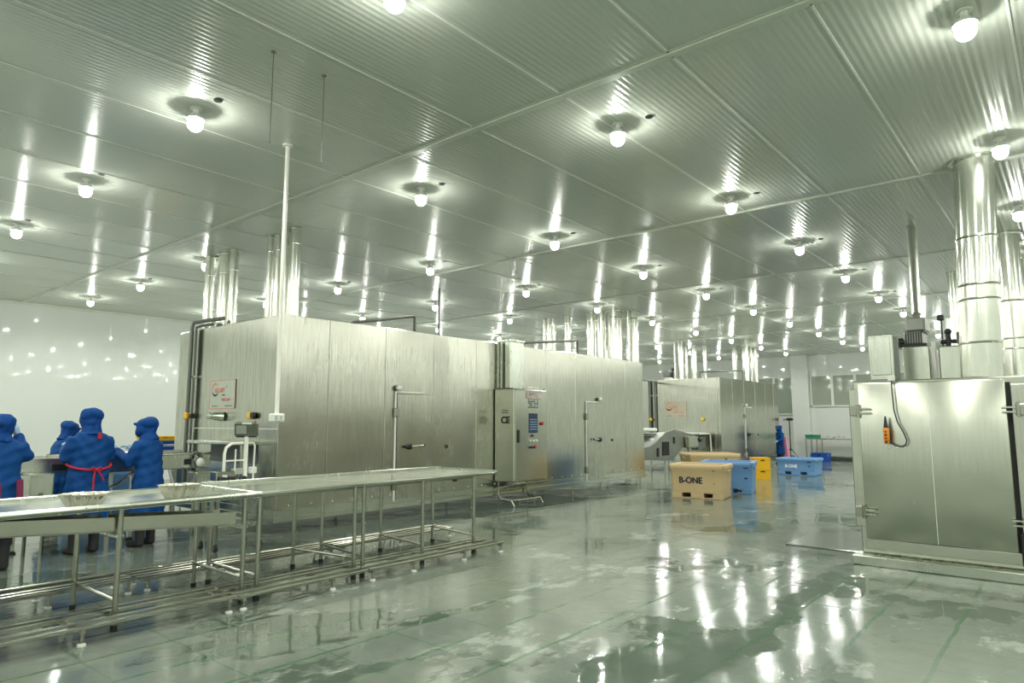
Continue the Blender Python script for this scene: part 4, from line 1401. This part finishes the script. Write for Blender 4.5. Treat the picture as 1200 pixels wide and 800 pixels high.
    b.ball(Q((0, .008, .025)), .088 * k, .098 * k, .075 * k, M=Rh)
    b.tube([Q((0, .10, .03)), Q((0, .112, .0))], .012 * k, 8)
    b.tube([Q((-.05, .098, .052)), Q((-.02, .106, .05))], .008 * k, 6).tube([Q((.02, .106, .05)), Q((.05, .098, .052))], .008 * k, 6)
    b.tube([Q((-.02, .102, -.045)), Q((.02, .102, -.045))], .009 * k, 6)
    mesh_obj(fuse(b, .008, 2), 'face', M_SKIN, t)
    for s_ in (-1, 1):
        B().ball(Q((s_ * .032, .098, .03)), .012 * k, seg=10, rings=8).build('eye', M_BLACK, t)
        el, wr = arms[0] if s_ < 0 else arms[1]
        el, wr = Vector(V(*el)), Vector(V(*wr))
        mesh_obj(hand_mesh(wr, wr - el, (0, 0, -1) if abs((wr - el).normalized().z) < .8 else (0, 1, 0), -s_), 'glove', M_GLOVE, t)
        b = B().tube([V(s_ * .103, -.01, .02), V(s_ * .103, -.01, .12), V(s_ * .101, .0, .34)], [.055 * k, .052 * k, .062 * k], 14)
        b.tube([V(s_ * .103, -.045, .034), V(s_ * .112, .07, .036), V(s_ * .12, .15, .03)], [.036 * k, .042 * k, .034 * k], 12)
        mesh_obj(fuse(b, .012, 2), 'boot', M_RUBBER, t)
        b = B().tube([V(s_ * .103, .0, .25), V(s_ * .10, .01, .46), V(s_ * .09, .0, .82)], [.07 * k, .075 * k, .10 * k], 14)
        b.build('trouser_leg', M_DARKTR, t)
    if ties == 'red':
        ap = B()
        n = 40
        pts = []
        for q in range(n + 1):
            a_ = -PI / 2 + 2 * PI * q / n - PI
            dz = .06 * max(0, -math.sin(a_))
            pts.append(V(.222 * bulk * math.cos(a_), .166 * bulk * math.sin(a_) - .005, .985 - dz))
        ap.tube(pts, .013 * k, 6)
        ao = ap.build('apron_tie', M_RED, t)
        b = B()
        y0_ = -.188 * bulk
        b.tube([V(-.005, y0_, .925), V(-.035, y0_ - .012, .955), V(-.05, y0_ - .005, .925), V(-.01, y0_, .915)], .011 * k, 6)
        b.tube([V(.005, y0_, .925), V(.045, y0_ - .012, .950), V(.06, y0_ - .005, .915), V(.01, y0_, .915)], .011 * k, 6)
        b.ball(V(0, y0_ - .005, .925), .022 * k, seg=8, rings=6)
        b.build('bow', M_RED, ao)
        B().tube([V(-.008, y0_, .92), V(-.02, y0_ - .01, .82), V(-.022, y0_ - .015, .71)], .010 * k, 6).build('tie_end', M_RED, ao)
        B().tube([V(.02, y0_, .92), V(.065, y0_ - .01, .85), V(.085, y0_ - .012, .80)], .009 * k, 6).build('tie_end', M_RED, ao)
        B().box(.015, .055, -.16, -.135, 1.30, 1.375, .006).build('neck_tab', M_RED, t)
    if ties == 'maroon':
        for (X, Y, wd, zt, zb) in ((.19, -.12, .03, .93, .42), (.03, -.19, .012, .9, .45)):
            B().tube([V(X, Y - .03, zt), V(X * 1.08, Y - .05, (zt + zb) / 2), V(X * 1.14, Y - .06, zb)], wd * k, 8).build('apron_edge', M_MAROON, t)
    if bag:
        b = B()
        rings = []
        for z, rx, ry in ((1.12, .03, .03), (.95, .08, .06), (.6, .14, .09), (.3, .18, .11), (.16, .19, .11)):
            rings.append([V(-.02 + rx * math.cos(a_), -.28 + ry * math.sin(a_) * (1 + .2 * math.sin(5 * a_)), z) for a_ in [2 * PI * q / 24 for q in range(24)]])
        b.loft(rings)
        b.build('pink_apron', M_PINK, t)
    return t


A_ = ((-.27, .06, 1.06), (-.14, .34, 1.07)), ((.27, .06, 1.06), (.14, .34, 1.07))
person('worker in blue gown seen from behind with a red apron bow, middle of the conveyor', 2.90, 8.90, 94, 1.65, (((-.225, .03, 1.06), (-.15, .25, 1.17)), ((.22, .03, 1.06), (.15, .25, 1.17))), head_turn=-.1, head_nod=.25, ties='red', bulk=1.0, hem=.30)
person('worker in plain blue gown in profile, nearest the freezer, hands over the belt', 3.56, 8.88, 122, 1.55, (((-.24, .10, 1.05), (-.14, .34, 1.20)), ((.25, .08, 1.04), (.14, .31, 1.19))), head_turn=.25, head_nod=.15, lean=.06, bulk=1.0, hem=.30)
person('leftmost worker, blue gown with maroon apron edges, one hand raised to the head', 1.96, 8.55, 76, 1.57, (((-.27, .08, 1.04), (-.14, .34, 1.06)), ((.235, .02, 1.16), (.13, .15, 1.40))), head_nod=.1, ties='maroon', bulk=1.0, hem=.38)
person('worker in blue gown standing behind the conveyor, turned sideways', 3.22, 11.15, 12, 1.50, (((-.2, .14, 1.02), (-.1, .42, 1.08)), ((.2, .14, 1.02), (.1, .42, 1.08))), head_nod=.35, lean=.22, bulk=1.0, hem=.35)
person('far person in a blue gown holding a pink apron near the tripod', 25.0, 8.33, 150, 1.38, (((-.2, .06, 1.0), (-.15, .25, .95)), ((.2, -.08, 1.0), (.12, -.24, 1.05))), bulk=.86, hem=.42, bag=True)

# drain strip in the floor, hanging wires
dn = thing('drain_channel', 'slim slotted drain channel in the floor in front of the long freezer', 'drain', (10.5, 7.28, 0))
B(dn).box(8.1, 13.2, 7.25, 7.31, .0005, .004).build('channel_rim', M_TUBE, dn)
b = B(dn)
for k in range(84):
    b.box(8.14 + .06 * k, 8.165 + .06 * k, 7.262, 7.298, .004, .0046)  # thin dark pads on the rim, shade of the slots as colour
o = b.build('slots', M_DARKIN, dn, 0)
o['kind'] = 'stuff'
for wx_, wy_, zb, lab in ((2.47, 4.41, 3.55, 'left'), (2.92, 4.42, 3.53, 'right')):
    o = B((wx_, wy_, ZC)).cyl((wx_, wy_, zb), (wx_, wy_, ZC), .0035, seg=6).build('hanging_wire', M_DARKPIPE, None)
    tag(o, lab + ' one of two thin wires hanging from the ceiling near the white conduit', 'wire', 'hanging wires')
    B((wx_, wy_, ZC)).lathe([(.018, -.01), (.018, 0)], (wx_, wy_, ZC), 10).build('wire_anchor', M_DARKPIPE, o)
    B((wx_, wy_, ZC)).ball((wx_, wy_, zb), .008, seg=8, rings=6).build('wire_end', M_DARKPIPE, o)

# ------------------------------------------------------------------ labels of the lamps
bpy.context.view_layer.update()
dg = bpy.context.evaluated_depsgraph_get()
from bpy_extras.object_utils import world_to_camera_view as w2c
ORD = ['nearest', 'second', 'third', 'fourth', 'fifth', 'sixth', 'seventh', 'eighth', 'ninth', 'tenth']
POS = ['leftmost', 'second from the left', 'third from the left', 'fourth from the left', 'fifth from the left', 'sixth from the left', 'seventh from the left', 'eighth from the left']
CAMP = Vector((0, 0, 1.5))


def seen(p):
    c = w2c(scene, camo, p)
    if not (0 < c.x < 1 and 0 < c.y < 1.0 and c.z > 0):
        return None
    dvec = p - CAMP
    hit, loc, _, _, ob, _ = scene.ray_cast(dg, CAMP, dvec.normalized(), distance=dvec.length - .16)
    return None if hit else c.x


rows = {}
for i, j, o in LAMPS:
    P_ = o.location + Vector((0, 0, -.16))
    xs_ = [seen(P_ + Vector((dx, dy, 0))) for dx, dy in ((0, 0), (.05, -.05), (-.05, .05))]
    xs_ = [v for v in xs_ if v is not None]
    if xs_ and i >= 0:
        rows.setdefault(i, []).append((xs_[0], o))
    else:
        o['label'] = 'round bulb lamp under the ceiling, out of sight behind a machine or the camera'
order = sorted(rows)
for n_, i in enumerate(order):
    for q, (_, o) in enumerate(sorted(rows[i], key=lambda a: a[0])):
        o['label'] = 'glowing round bulb lamp, %s in the %s row of ceiling lamps' % (POS[q], ORD[n_])
